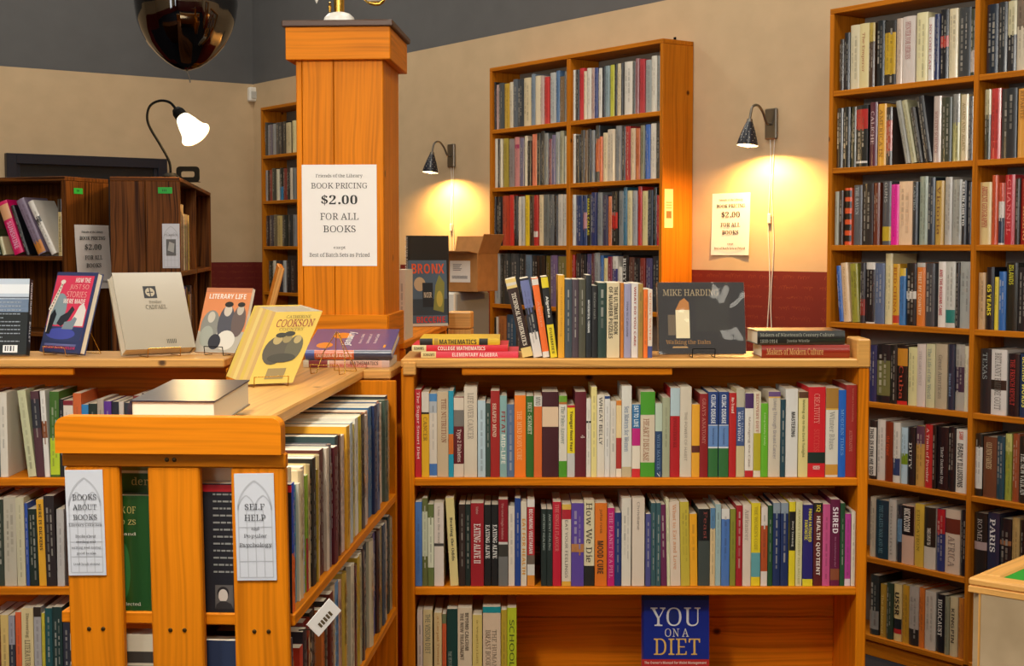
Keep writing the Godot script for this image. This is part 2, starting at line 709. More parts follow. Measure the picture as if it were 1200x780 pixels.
# One row of books read from the photograph. cfg: T frame, y shelf, off plane of the spines, z [ox, oy, k] crop of the notes,
# kind, dep, end "pillar end", where "upper shelf of ...", rev, group, gain, lo/hi default heights.
# Entry: "x0 x1 top hex" then optional |b y0 y1 hex  |t y0 y1 hex font share shift words  |l dx (top leans by dx)  |s (lettered elsewhere: no marks) |h / |p |d depth
func row(cfg: Dictionary, list: Array) -> void:
	var T: Transform3D = cfg.T
	var ox: float = cfg.z[0]
	var oy: float = cfg.z[1]
	var k: float = cfg.z[2]
	var sy: float = cfg.y
	var off: float = cfg.off
	var last := -99.0
	var total := list.size()
	for i in total:
		var bits: PackedStringArray = String(list[i]).split("|")
		var head: PackedStringArray = bits[0].strip_edges().split(" ", false)
		var px0 := ox + float(head[0]) * k
		var px1 := ox + float(head[1]) * k
		var mid_py := EYE
		var hex := head[3]
		var kind: String = cfg.get("kind", "p")
		var dep: float = cfg.dep
		var lean := 0.0
		var marks := true
		var o := {}
		for bt in bits.slice(1):
			match bt.strip_edges().substr(0, 1):
				"h": kind = "h"
				"p": kind = "p"
				"l": lean = float(bt.strip_edges().substr(2)) * k
				"d": dep = float(bt.strip_edges().substr(2))
				"s": marks = false
		# the shelf line's pixel under the book
		var pm := (px0 + px1) * 0.5
		var base_py := 500.0
		for it in 3:
			var q := on_frame(pm, base_py, T, off)
			base_py += (q.y - sy) * 400.0 * 0.8
		for it in 12:
			var q := on_frame(pm, base_py, T, off)
			var q2 := on_frame(pm, base_py + 1.0, T, off)
			base_py += (sy - q.y) / (q2.y - q.y)
		var x0 := on_frame(px0, base_py, T, off).x
		var x1 := on_frame(px1, base_py, T, off).x
		var h := 0.0
		if head[2] == "-":
			h = rng.randf_range(cfg.get("lo", 0.205), cfg.get("hi", 0.245))
		else:
			h = on_frame(pm, oy + float(head[2]) * k, T, off).y - sy
		if cfg.has("room"):
			h = minf(h, cfg.room)
		var tilt := 0.0
		if lean != 0.0:
			var dx := on_frame(pm + lean, base_py, T, off).x - on_frame(pm, base_py, T, off).x
			tilt = atan2(-dx, h)
			h = h / cos(tilt) if absf(tilt) > 0.02 else h
		if cfg.has("span"):
			x0 = maxf(x0, cfg.span[0] + 0.001)
			x1 = minf(x1, cfg.span[1] - 0.001)
		if x0 < last + 0.0004:
			x0 = last + 0.0004
		if cfg.has("span") and x0 > cfg.span[1] - 0.007:
			continue
		if x1 < x0 + 0.005:
			x1 = x0 + 0.005
		var w := (x1 - x0 - 0.0004) * cos(tilt)
		last = x1
		var col := lin(hex)
		o.kind = kind
		var seen := Color(hex)
		var two := ""
		var bands := []
		var texts := []
		for bt in bits.slice(1):
			var f := bt.strip_edges()
			var a := f.split(" ", false)
			if f.begins_with("b "):
				var y0 := on_frame(pm, oy + float(a[1]) * k, T, off).y - sy
				var y1 := on_frame(pm, oy + float(a[2]) * k, T, off).y - sy
				bands.append([clampf(minf(y0, y1), 0.0, h), clampf(maxf(y0, y1), 0.0, h), a[3]])
				if two == "" and absf(y1 - y0) > h * 0.2 and colour_name(Color(a[3])) != colour_name(seen):
					two = " and " + colour_name(Color(a[3]))
			elif f.begins_with("t "):
				var y0 := on_frame(pm, oy + float(a[1]) * k, T, off).y - sy
				var y1 := on_frame(pm, oy + float(a[2]) * k, T, off).y - sy
				texts.append([" ".join(a.slice(7)), a[3], y0, y1, a[4], float(a[5]), float(a[6])])
		o.bands = bands
		o.texts = texts
		o.marks = marks and texts.is_empty()
		if cfg.has("shiny"):
			o.shiny = cfg.shiny
		var d := dep * rng.randf_range(0.86, 1.0)
		var inset: float = rng.randf_range(0.0, cfg.get("jig", 0.006))
		var B := Basis(Vector3(0, 0, 1), tilt)
		var piv := Vector3(x0 if tilt >= 0.0 else x1, 0, 0)
		var local := Transform3D(B, Vector3(piv.x, sy, off - inset) + B * Vector3(w * 0.5 * (1.0 if tilt >= 0.0 else -1.0), 0, 0))
		var n := total - i if cfg.get("rev", false) else i + 1
		var sw := size_word(w, h)
		var kind_word := "paperback" if kind == "p" else "hardcover"
		var label := "%s%s%s %s, %s from the %s, %s" % [sw + " " if sw != "" and two.count(" ") < 3 else "", colour_name(seen), two, kind_word, ordinal(n), cfg.end, cfg.where]
		if label.split(" ", false).size() > 16:
			label = "%s %s, %s from the %s, %s" % [colour_name(seen), kind_word, ordinal(n), cfg.end, cfg.where]
		local.origin.y += 0.0006
		if cfg.has("stuff"):
			var loose := Node3D.new()
			book_body(loose, w, h, d, col, o)
			for ch: MeshInstance3D in loose.get_children():
				if ch.name.begins_with("spine_title"):
					continue
				far_tool[0 if ch.material_override == M.page else 1].append_from(ch.mesh, 0, T * local * ch.transform)
			loose.free()
			continue
		var node := thing(kind_word + "_book", T * local, label, "book", cfg.group)
		book_body(node, w, h, d, col, o)

# ---------------------------------------------------------------- room
func wall_panel(parent: Node, called: String, x0: float, x1: float, y0: float, y1: float, m: Material, thick := 0.12) -> void:
	# a slab in the wall's frame, its face at z = 0; uv in metres
	var st := begin()
	var lo := Vector3(x0, y0, -thick)
	var hi := Vector3(x1, y1, 0)
	for f in [[Vector3(lo.x, lo.y, 0), Vector3(lo.x, hi.y, 0), Vector3(hi.x, hi.y, 0), Vector3(hi.x, lo.y, 0), Vector3(0, 0, 1)],
			[Vector3(lo.x, lo.y, -thick), Vector3(lo.x, hi.y, -thick), Vector3(hi.x, hi.y, -thick), Vector3(hi.x, lo.y, -thick), Vector3(0, 0, -1)],
			[Vector3(lo.x, hi.y, -thick), Vector3(lo.x, hi.y, 0), Vector3(hi.x, hi.y, 0), Vector3(hi.x, hi.y, -thick), Vector3(0, 1, 0)],
			[Vector3(lo.x, lo.y, -thick), Vector3(lo.x, lo.y, 0), Vector3(hi.x, lo.y, 0), Vector3(hi.x, lo.y, -thick), Vector3(0, -1, 0)],
			[Vector3(lo.x, lo.y, -thick), Vector3(lo.x, hi.y, -thick), Vector3(lo.x, hi.y, 0), Vector3(lo.x, lo.y, 0), Vector3(-1, 0, 0)],
			[Vector3(hi.x, lo.y, -thick), Vector3(hi.x, hi.y, -thick), Vector3(hi.x, hi.y, 0), Vector3(hi.x, lo.y, 0), Vector3(1, 0, 0)]]:
		var n: Vector3 = f[4]
		for t in [[0, 1, 2], [0, 2, 3]]:
			var idx: Array = t
			if (f[t[1]] - f[t[0]]).cross(f[t[2]] - f[t[0]]).dot(n) > 0.0:
				idx = [t[0], t[2], t[1]]
			for i in idx:
				var q: Vector3 = f[i]
				st.set_normal(n)
				st.set_uv(Vector2(q.x, -q.y * 2.0))
				st.add_vertex(q)
	part(parent, called, st.commit(), m)

func build_room() -> void:
	var W := frame(WALL_TURN, 1.2734, 6.112)
	var daylight := glow(Color(0.93, 0.96, 1.0), 3.5)
	var L := -5.27
	var R := 7.6
	var D := 8.6
	var H := CEILING
	var P := 2.757
	var frames := {
		"wall_back": [W, L, R],
		"wall_side": [W * Transform3D(Basis(Vector3.UP, PI / 2), Vector3(L, 0, 0)), -D, 0.0],
		"wall_far_side": [W * Transform3D(Basis(Vector3.UP, -PI / 2), Vector3(R, 0, 0)), 0.0, D],
		"wall_entrance": [W * Transform3D(Basis(Vector3.UP, PI), Vector3(0, 0, D)), -R, -L],
	}
	for k in frames:
		var f: Array = frames[k]
		var s := structure(k, f[0])
		wall_panel(s, "wainscot", f[1] - 0.1, f[2] + 0.1, 0.0, 1.50, M.red_wall)
		wall_panel(s, "painted_wall", f[1] - 0.1, f[2] + 0.1, 1.50, P, M.tan)
		wall_panel(s, "upper_wall", f[1] - 0.1, f[2] + 0.1, P, H, M.grey)
	var fl := structure("floor", W)
	board(fl, "carpet", Vector3(L - 0.2, -0.1, -0.2), Vector3(R + 0.2, 0.0, D + 0.2), M.carpet, 0)
	var ce := structure("ceiling", W)
	board(ce, "ceiling_slab", Vector3(L - 0.2, H, -0.2), Vector3(R + 0.2, H + 0.1, D + 0.2), M.ceiling, 0)
	# doorway in the side wall; a black sheet paints its unlit inside
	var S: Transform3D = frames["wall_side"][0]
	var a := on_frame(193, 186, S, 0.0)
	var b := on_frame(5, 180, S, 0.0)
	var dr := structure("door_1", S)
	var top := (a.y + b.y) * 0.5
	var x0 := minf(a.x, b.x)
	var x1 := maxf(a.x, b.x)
	board(dr, "dark_opening_sheet", Vector3(x0 + 0.06, 0.0, 0.001), Vector3(x1 - 0.06, top - 0.06, 0.012), M.black, 1)
	board(dr, "door_frame", Vector3(x0, 0.0, 0.001), Vector3(x0 + 0.065, top, 0.045), M.navy_paint, 1)
	board(dr, "door_frame", Vector3(x1 - 0.065, 0.0, 0.001), Vector3(x1, top, 0.045), M.navy_paint, 1)
	board(dr, "door_frame", Vector3(x0 + 0.065, top - 0.065, 0.001), Vector3(x1 - 0.065, top, 0.045), M.navy_paint, 0)
	board(dr, "door_stop", Vector3(x0 + 0.065, 0.0, 0.012), Vector3(x0 + 0.09, top - 0.065, 0.03), M.navy_paint, 1)
	board(dr, "door_stop", Vector3(x1 - 0.09, 0.0, 0.012), Vector3(x1 - 0.065, top - 0.065, 0.03), M.navy_paint, 1)
	# shop window in the entrance wall, behind the camera: the jackets, the foil and the shrink wrap mirror it
	var V: Transform3D = frames["wall_entrance"][0]
	for n in 2:
		var wn := structure("window_%d" % (n + 1), V * Transform3D(Basis(), Vector3(WINDOWS[n], 0, 0)))
		for r in 3:
			for c in 2:
				board(wn, "pane", Vector3(-0.47 + c * 0.48, 1.34 + r * 0.74, 0.004), Vector3(-0.01 + c * 0.48, 2.05 + r * 0.74, 0.012), daylight, 0, 0.001)
		for x in [-0.53, -0.015, 0.47]:
			board(wn, "window_frame", Vector3(x, 1.27, 0.002), Vector3(x + (0.03 if x > -0.1 and x < 0.1 else 0.06), 3.6, 0.05), M.navy_paint, 1)
		for y in [1.27, 2.052, 2.792, 3.54]:
			board(wn, "window_frame", Vector3(-0.53, y, 0.002), Vector3(0.53, y + (0.06 if y < 1.3 or y > 3.5 else 0.03), 0.046), M.navy_paint, 0)
		board(wn, "window_sill", Vector3(-0.56, 1.24, 0.002), Vector3(0.56, 1.268, 0.1), M.white, 0)
	# motion sensor in the corner
	var se := thing("motion_sensor", S * Transform3D(Basis(), on_frame(294, 111, S, 0.0)), "small white motion sensor high in the wall corner", "sensor")
	board(se, "housing", Vector3(-0.03, -0.05, 0.0), Vector3(0.03, 0.05, 0.045), M.white, 1, 0.008)
	board(se, "lens", Vector3(-0.02, -0.03, 0.045), Vector3(0.02, 0.02, 0.052), M.enamel, 1, 0.003)
	# ceiling lamps, above the frame
	var lamp_glow := glow(LAMP_COLOUR, 2.0)
	var rows := ["wall", "middle", "entrance"]
	var at := ["side wall", "rear counter", "front case", "far side wall"]
	var k := 0
	for p in lamp_spots():
		var cl := thing("ceiling_lamp", W * Transform3D(Basis(), Vector3(p.x, H, p.y)), "square ceiling lamp panel, %s row, nearest the %s" % [rows[k % 3], at[k / 3]], "ceiling lamp", "ceiling lamps")
		board(cl, "lamp_frame", Vector3(-0.44, -0.05, -0.44), Vector3(0.44, 0.0, 0.44), M.white, 0)
		board(cl, "diffuser", Vector3(-0.4, -0.055, -0.4), Vector3(0.4, -0.0502, 0.4), lamp_glow, 0)
		k += 1

	var ball := []
	for i in 13:
		ball.append(Vector2(sin(PI * i / 12.0) * 0.15, -cos(PI * i / 12.0) * 0.15))
	var where := ["over the slatted aisle rack", "on the corner bookcase side", "on the doorway side"]
	for i in 3:
		var pd := thing("fill_globe", Transform3D(Basis(), FILL_GLOBES[i]), "frosted white globe added as fill light, hanging " + where[i], "fill lamp", "added fill globes")
		part(pd, "globe", lathe_mesh(ball, 24), glow(LAMP_COLOUR, 4.0))
		part(pd, "cap", lathe_mesh([Vector2(0.0, 0.20), Vector2(0.03, 0.195), Vector2(0.045, 0.145), Vector2(0.0, 0.145)], 16), M.brass)
		part(pd, "rod", tube_mesh([Vector3(0, 0.19, 0), Vector3(0, CEILING - FILL_GLOBES[i].y, 0)], 0.006, 8), M.brass)

# ---------------------------------------------------------------- furniture
const LOW_SHELVES := [0.994, 0.702, 0.41, 0.10]
const RACK_SHELVES := [0.965, 0.667, 0.37, 0.09]
const TALL_SHELVES := [2.2197, 1.916, 1.6114, 1.3063, 1.0025, 0.6993, 0.3928, 0.0848]
const TOP_H := 1.31
const RACK_TOP := 1.283
const RACK_TURN := 0.0611

func front_frame() -> Transform3D:
	return frame(0.0, 0.0, 3.8)

func rack_frame() -> Transform3D:
	return frame(RACK_TURN, -0.585, 2.478)

func rack_side_frame() -> Transform3D:
	# right-hand face of the aisle rack; x runs away from the slatted end
	var P := rack_frame()
	return Transform3D(Basis(-P.basis.z, Vector3.UP, P.basis.x), P * Vector3(0.207, 0, 0))

func case_frame() -> Transform3D:
	return frame(WALL_TURN, 1.12, 6.0)

func low_case(called: String, label: String, x0: float, x1: float) -> Node3D:
	var c := thing(called, front_frame(), label, "bookcase")
	var dp := -0.28
	board(c, "side_panel", Vector3(x0, 0, dp), Vector3(x0 + 0.034, 1.285, 0), M.pine, 1, 0.003)
	board(c, "side_panel", Vector3(x1 - 0.027, 0, dp), Vector3(x1, 1.285, 0), M.pine, 1, 0.003)
	board(c, "top", Vector3(x0, 1.286, dp - 0.005), Vector3(x1 - 0.03, TOP_H, 0.004), M.pine_pale, 0, 0.004)
	board(c, "top_cleat", Vector3(x0 + 0.16, 1.266, -0.03), Vector3(x0 + 0.16 + (x1 - x0) * 0.45, 1.286, -0.008), M.pine, 0)
	for y in LOW_SHELVES:
		board(c, "shelf", Vector3(x0 + 0.034, y - 0.021, dp + 0.018), Vector3(x1 - 0.027, y, -0.001), M.pine, 0, 0.002)
	board(c, "kick_board", Vector3(x0 + 0.034, 0.0, -0.03), Vector3(x1 - 0.027, 0.078, -0.012), M.pine, 0)
	var y := 0.0
	while y < 1.28:
		var y1 := minf(y + 0.185, 1.285)
		board(c, "back_plank", Vector3(x0 + 0.034, y + 0.001, dp), Vector3(x1 - 0.027, y1 - 0.001, dp + 0.016), M.pine, 0)
		y += 0.185
	return c

func build_front_case() -> void:
	var c := low_case("low_bookcase", "low pine bookcase of health paperbacks with algebra books on top", -0.292, 0.94)
	board(c, "corner_block", Vector3(0.905, 1.286, -0.12), Vector3(0.941, 1.362, 0.006), M.pine_pale, 2, 0.004)
	board(c, "corner_block", Vector3(-0.286, 1.267, 0.0), Vector3(-0.252, 1.302, 0.012), M.pine_pale, 2, 0.003)

func build_left_case() -> void:
	low_case("low_bookcase", "low pine bookcase behind the slatted rack with displayed books on top", -1.80, -0.725)

func build_aisle_rack() -> void:
	var P := rack_frame()
	var c := thing("aisle_rack", P, "double-sided pine rack with three slats and topic cards on its end", "book rack")
	# rounded end board
	var st := begin()
	var pts := PackedVector2Array()
	var x0 := -0.198
	var x1 := 0.194
	var y0 := 1.249
	var y1 := 1.312
	pts.append(Vector2(x0, y0))
	pts.append(Vector2(x1, y0))
	for q in [[x1 - 0.018, y1 - 0.018, 0.0], [x0 + 0.018, y1 - 0.018, PI / 2]]:
		for i in 7:
			var w: float = q[2] + PI / 2 * i / 6.0
			pts.append(Vector2(q[0] + cos(w) * 0.018, q[1] + sin(w) * 0.018))
	extrude(st, pts, -0.016, 0.018)
	part(c, "end_board", st.commit(), M.pine)
	board(c, "rail", Vector3(-0.192, 1.224, -0.019), Vector3(0.198, 1.249, 0.003), M.pine, 0)
	for s in [[-0.1885, -0.0935], [-0.043, 0.048], [0.1025, 0.197]]:
		var w: float = s[1] - s[0]
		var slat := part(c, "slat", board_mesh(Vector3(w, 1.224, 0.019), 1, 0.003), M.pine)
		var B := Basis(Vector3(0, 0, 1), 0.014)
		slat.transform = Transform3D(B, Vector3((s[0] + s[1]) * 0.5, 1.224, -0.0085) + B * Vector3(0, -0.612, 0))
		for k in [-0.013, 0.012]:
			part(slat, "screw", lathe_mesh([Vector2(0, 0.0022), Vector2(0.0028, 0.0018), Vector2(0.0040, 0.0)], 10), M.screw, Transform3D(Basis(Vector3(1, 0, 0), PI / 2), Vector3(k, 0.612 - 0.284, 0.0096)))
	for k in [-0.008, 0.005]:
		part(c, "screw", lathe_mesh([Vector2(0, 0.002), Vector2(0.003, 0.0016), Vector2(0.0042, 0.0)], 10), M.screw, Transform3D(Basis(Vector3(1, 0, 0), PI / 2), Vector3(k, 1.237, 0.003)))
	board(c, "top", Vector3(-0.116, RACK_TOP - 0.025, -1.6), Vector3(0.116, RACK_TOP, -0.017), M.pine_pale, 2, 0.004)
	for y in RACK_SHELVES:
		board(c, "shelf", Vector3(-0.207, y - 0.021, -1.27), Vector3(0.207, y, -0.021), M.pine, 2, 0.002)
	board(c, "divider", Vector3(-0.008, 0.09, -1.27), Vector3(0.008, RACK_TOP - 0.0255, -0.021), M.pine, 2)
	board(c, "end_panel", Vector3(-0.207, 0, -1.29), Vector3(0.207, RACK_TOP - 0.0255, -1.27), M.pine, 1)
	board(c, "corner_top", Vector3(0.117, RACK_TOP - 0.025, -1.6), Vector3(0.19, RACK_TOP, -1.30), M.pine_pale, 0, 0.004)
	board(c, "post", Vector3(0.15, 0, -1.6), Vector3(0.185, RACK_TOP - 0.0255, -1.565), M.pine, 1)
	board(c, "post", Vector3(-0.116, 0, -1.6), Vector3(-0.08, RACK_TOP - 0.0255, -1.565), M.pine, 1)

func extrude(st: SurfaceTool, pts: PackedVector2Array, z0: float, z1: float) -> void:
	var off := Vector2(rng.randf(), rng.randf())
	var idx := Geometry2D.triangulate_polygon(pts)
	for s in [[z1, Vector3(0, 0, 1)], [z0, Vector3(0, 0, -1)]]:
		for t in range(0, idx.size(), 3):
			var a := Vector3(pts[idx[t]].x, pts[idx[t]].y, s[0])
			var b := Vector3(pts[idx[t + 1]].x, pts[idx[t + 1]].y, s[0])
			var c := Vector3(pts[idx[t + 2]].x, pts[idx[t + 2]].y, s[0])
			uv_tri(st, a, b, c, s[1], off)
	var n := pts.size()
	for i in n:
		var p := pts[i]
		var q := pts[(i + 1) % n]
		var nn := Vector3(q.y - p.y, -(q.x - p.x), 0).normalized()
		var mid := (p + q) * 0.5
		if Geometry2D.is_point_in_polygon(mid + Vector2(nn.x, nn.y) * 0.0005, pts):
			nn = -nn
		uv_tri(st, Vector3(p.x, p.y, z0), Vector3(q.x, q.y, z0), Vector3(q.x, q.y, z1), nn, off)
		uv_tri(st, Vector3(p.x, p.y, z0), Vector3(q.x, q.y, z1), Vector3(p.x, p.y, z1), nn, off)

func uv_tri(st: SurfaceTool, a: Vector3, b: Vector3, c: Vector3, n: Vector3, off: Vector2) -> void:
	var l := [a, b, c]
	if (b - a).cross(c - a).dot(n) > 0.0:
		l = [a, c, b]
	for q: Vector3 in l:
		st.set_normal(n)
		st.set_uv(grain_uv(q, n, 0, off))
		st.add_vertex(q)

func build_pillar() -> void:
	var F := frame(RACK_TURN, -0.484, 4.1)
	var c := thing("pillar", F, "square pillar boxed in amber pine boards with a dark capped top", "pillar")
	var hw := 0.1235
	var dp := 0.31
	board(c, "core", Vector3(-hw + 0.016, 0, -dp + 0.016), Vector3(hw - 0.016, 2.21, -0.016), M.pine, 1)
	var cuts := [-hw, -hw + 0.0175, -hw + 0.107, hw]
	for i in 3:
		board(c, "front_plank", Vector3(cuts[i] + 0.0007, 0, -0.016), Vector3(cuts[i + 1] - 0.0007, 2.2, 0.0), M.pine, 1, 0.0015)
	for s in [-1.0, 1.0]:
		for k in 2:
			var z0 := -dp + 0.0 + k * (dp - 0.016) / 2.0
			var z1 := z0 + (dp - 0.016) / 2.0
			var xa: float = (hw - 0.016) * s
			var xb: float = hw * s
			board(c, "side_plank", Vector3(minf(xa, xb), 0, z0 + 0.0007), Vector3(maxf(xa, xb), 2.2, z1 - 0.0007), M.pine, 1, 0.0015)
	# capital of four boards under a dark plate
	var y0 := 2.124
	var y1 := 2.214
	board(c, "cap_board", Vector3(-0.147, y0, 0.001), Vector3(0.147, y1, 0.023), M.pine, 0, 0.002)
	board(c, "cap_board", Vector3(-0.147, y0, -dp - 0.023), Vector3(0.147, y1, -dp - 0.001), M.pine, 0, 0.002)
	board(c, "cap_board", Vector3(0.1245, y0, -dp - 0.001), Vector3(0.147, y1, 0.001), M.pine, 2, 0.002)
	board(c, "cap_board", Vector3(-0.147, y0, -dp - 0.001), Vector3(-0.1245, y1, 0.001), M.pine, 2, 0.002)
	board(c, "top_plate", Vector3(-0.156, y1, -dp - 0.032), Vector3(0.156, y1 + 0.018, 0.032), M.brown_plate, 0, 0.003)
	# base boards standing on the counters
	var b0 := 1.312
	var b1 := 1.412
	board(c, "base_board", Vector3(-0.135, b0, 0.001), Vector3(0.135, b1, 0.014), M.pine, 0, 0.002)
	board(c, "base_board", Vector3(0.1245, b0, -dp), Vector3(0.137, b1, 0.001), M.pine, 2, 0.002)
	board(c, "base_board", Vector3(-0.137, b0, -dp), Vector3(-0.1245, b1, 0.001), M.pine, 2, 0.002)

func rear_frame() -> Transform3D:
	return frame(0.08, -0.517, 4.55)

func build_rear_counter() -> void:
	var R := rear_frame()
	var c := thing("rear_counter", R, "pine book counter behind the pillar with an open side shelf", "counter")
	board(c, "top", Vector3(-0.19, 1.286, -1.0), Vector3(0.19, TOP_H, 0.06), M.pine, 2, 0.004)
	for y in [0.97, 0.67, 0.37, 0.09]:
		board(c, "shelf", Vector3(-0.19, y - 0.02, -0.97), Vector3(0.18, y, 0.03), M.pine, 2)
	board(c, "end_panel", Vector3(-0.19, 0, 0.03), Vector3(0.19, 1.286, 0.05), M.pine, 1)
	board(c, "end_panel", Vector3(-0.19, 0, -0.99), Vector3(0.19, 1.286, -0.97), M.pine, 1)
	board(c, "divider", Vector3(-0.008, 0.09, -0.97), Vector3(0.008, 1.286, 0.03), M.pine, 2)
	# small pale wood block at the far end of the counter
	var bxn := thing("wooden_stand", frame(0.08, -0.204, 5.62), "pale wooden stand with a square top at the end of the rear counter", "stand")
	board(bxn, "body", Vector3(-0.045, 0, -0.1), Vector3(0.045, 1.285, 0.0), M.pine_pale, 1, 0.003)
	board(bxn, "lid", Vector3(-0.048, 1.287, -0.103), Vector3(0.045, 1.352, 0.002), M.pine_pale, 0, 0.004)
	# enamelled cabinet with the carton on top, against the wall beside the tall case
	var K := frame(0.55, -0.2737, 7.05)
	var cab := thing("metal_cabinet", K, "pale grey metal cabinet with a dark window standing beside the wall bookcase", "cabinet")
	board(cab, "cabinet_body", Vector3(-0.30, 0, -0.30), Vector3(0.0, 1.386, 0.0), M.enamel, 1, 0.008)
	board(cab, "front_frame", Vector3(-0.30, 0.02, 0.001), Vector3(-0.0, 1.38, 0.015), M.white, 1, 0.004)
	board(cab, "window", Vector3(-0.25, 1.17, 0.0155), Vector3(-0.03, 1.33, 0.019), M.black, 0, 0.002)
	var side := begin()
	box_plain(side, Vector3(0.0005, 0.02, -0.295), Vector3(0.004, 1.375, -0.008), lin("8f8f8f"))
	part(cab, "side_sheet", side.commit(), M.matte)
	var ct := thing("cardboard_box", frame(0.50, -0.275, 7.09, 1.388), "open brown cardboard carton with a shipping label on a grey cabinet", "box")
	var w := 0.125
	var dd := 0.20
	var hh := 0.185
	board(ct, "carton_wall", Vector3(-w, 0, 0.0), Vector3(w, hh, 0.004), M.card, 0, 0.001)
	board(ct, "carton_wall", Vector3(-w, 0, -dd), Vector3(w, hh, -dd + 0.004), M.card, 0, 0.001)
	board(ct, "carton_wall", Vector3(-w, 0, -dd + 0.004), Vector3(-w + 0.004, hh, 0), M.card, 2, 0.001)
	board(ct, "carton_wall", Vector3(w - 0.004, 0, -dd + 0.004), Vector3(w, hh, 0), M.card, 2, 0.001)
	board(ct, "carton_floor", Vector3(-w, 0, -dd), Vector3(w, 0.004, 0), M.card, 0, 0.001)
	var fl := board(ct, "front_flap", Vector3(-w, 0, -0.002), Vector3(w, 0.09, 0.002), M.card, 0, 0.001)
	fl.transform = Transform3D(Basis(Vector3(1, 0, 0), 1.45), Vector3(0, hh + 0.001, 0.005)) * Transform3D(Basis(), Vector3(0, 0.045, 0))
	var fr := board(ct, "side_flap", Vector3(-0.002, 0, -dd), Vector3(0.002, 0.10, 0), M.card, 2, 0.001)
	fr.transform = Transform3D(Basis(Vector3(0, 0, 1), -0.35), Vector3(w, hh, 0)) * Transform3D(Basis(), Vector3(0, 0.05, -dd / 2))
	var fk := board(ct, "back_flap", Vector3(-w, 0, -0.002), Vector3(w, 0.09, 0.002), M.card, 0, 0.001)
	fk.transform = Transform3D(Basis(Vector3(1, 0, 0), -0.3), Vector3(0, hh, -dd)) * Transform3D(Basis(), Vector3(0, 0.045, 0))
	var lb := board(ct, "shipping_label", Vector3(-0.03, 0.045, 0.0042), Vector3(0.085, 0.15, 0.005), M.paper, 0, 0.0003)
	var pr := begin()
	for i in 5:
		quad(pr, Vector3(-0.04, 0.036 - i * 0.007, 0.0008), Vector3(-0.04, 0.033 - i * 0.007, 0.0008), Vector3(-0.04 + 0.05 - 0.006 * (i % 3), 0.033 - i * 0.007, 0.0008), Vector3(-0.04 + 0.05 - 0.006 * (i % 3), 0.036 - i * 0.007, 0.0008), Vector3(0, 0, 1), lin("6a6c78"))
	for i in 22:
		var bxx := -0.045 + i * 0.004
		quad(pr, Vector3(bxx, -0.02, 0.0008), Vector3(bxx, -0.035, 0.0008), Vector3(bxx + 0.002, -0.035, 0.0008), Vector3(bxx + 0.002, -0.02, 0.0008), Vector3(0, 0, 1), lin("55586a"))
	part(lb, "label_print", pr.commit(), M.print)

func tall_case(called: String, label: String, s0: float, s1: float, divs: Array) -> Node3D:
	var c := thing(called, case_frame(), label, "bookcase")
	var dp := -0.188
	var t := 0.021
	board(c, "side_panel", Vector3(s0, 0, dp), Vector3(s0 + t, 2.522, 0), M.fir, 1)
	board(c, "side_panel", Vector3(s1 - t, 0, dp), Vector3(s1, 2.522, 0), M.fir, 1)
	board(c, "top", Vector3(s0, 2.5225, dp), Vector3(s1, 2.543, 0.0), M.fir, 0)
	var edges := [s0 + t]
	for d in divs:
		board(c, "divider", Vector3(d[0], 0.07, dp + 0.006), Vector3(d[1], 2.522, -0.0005), M.fir, 1)
		edges.append(d[0])
		edges.append(d[1])
	edges.append(s1 - t)
	for i in range(0, edges.size(), 2):
		for y in TALL_SHELVES:
			board(c, "shelf", Vector3(edges[i], y - 0.022, dp + 0.006), Vector3(edges[i + 1], y, -0.001), M.fir, 0)
	board(c, "back_panel", Vector3(s0 + t, 0.07, dp), Vector3(s1 - t, 2.522, dp + 0.0055), M.hardboard, 1)
	board(c, "kick_board", Vector3(s0 + t, 0.0, -0.03), Vector3(s1 - t, 0.06, -0.012), M.fir, 0)
	return c

func build_wall_cases() -> void:
	var mid := tall_case("tall_bookcase", "tall pine wall bookcase standing between the two wall lamps", -2.10, -0.745, [[-1.447, -1.417]])
	for x in [-1.30, -0.87]:
		board(mid, "wall_bracket", Vector3(x - 0.008, 2.5435, -0.188), Vector3(x + 0.008, 2.578, -0.184), M.iron, 1, 0.001)
	tall_case("tall_bookcase", "tall pine wall bookcase of hardcovers behind the pedestal with green felt", 0.236, 1.62, [[0.915, 0.937]])
	tall_case("tall_bookcase", "tall narrow pine wall bookcase mostly hidden behind the pillar", -4.775, -4.0, [])

func dark_frame() -> Transform3D:
	return frame(0.35, -1.842, 6.0)

func dark_end_frame() -> Transform3D:
	return frame(-0.1326, -1.665, 6.03)

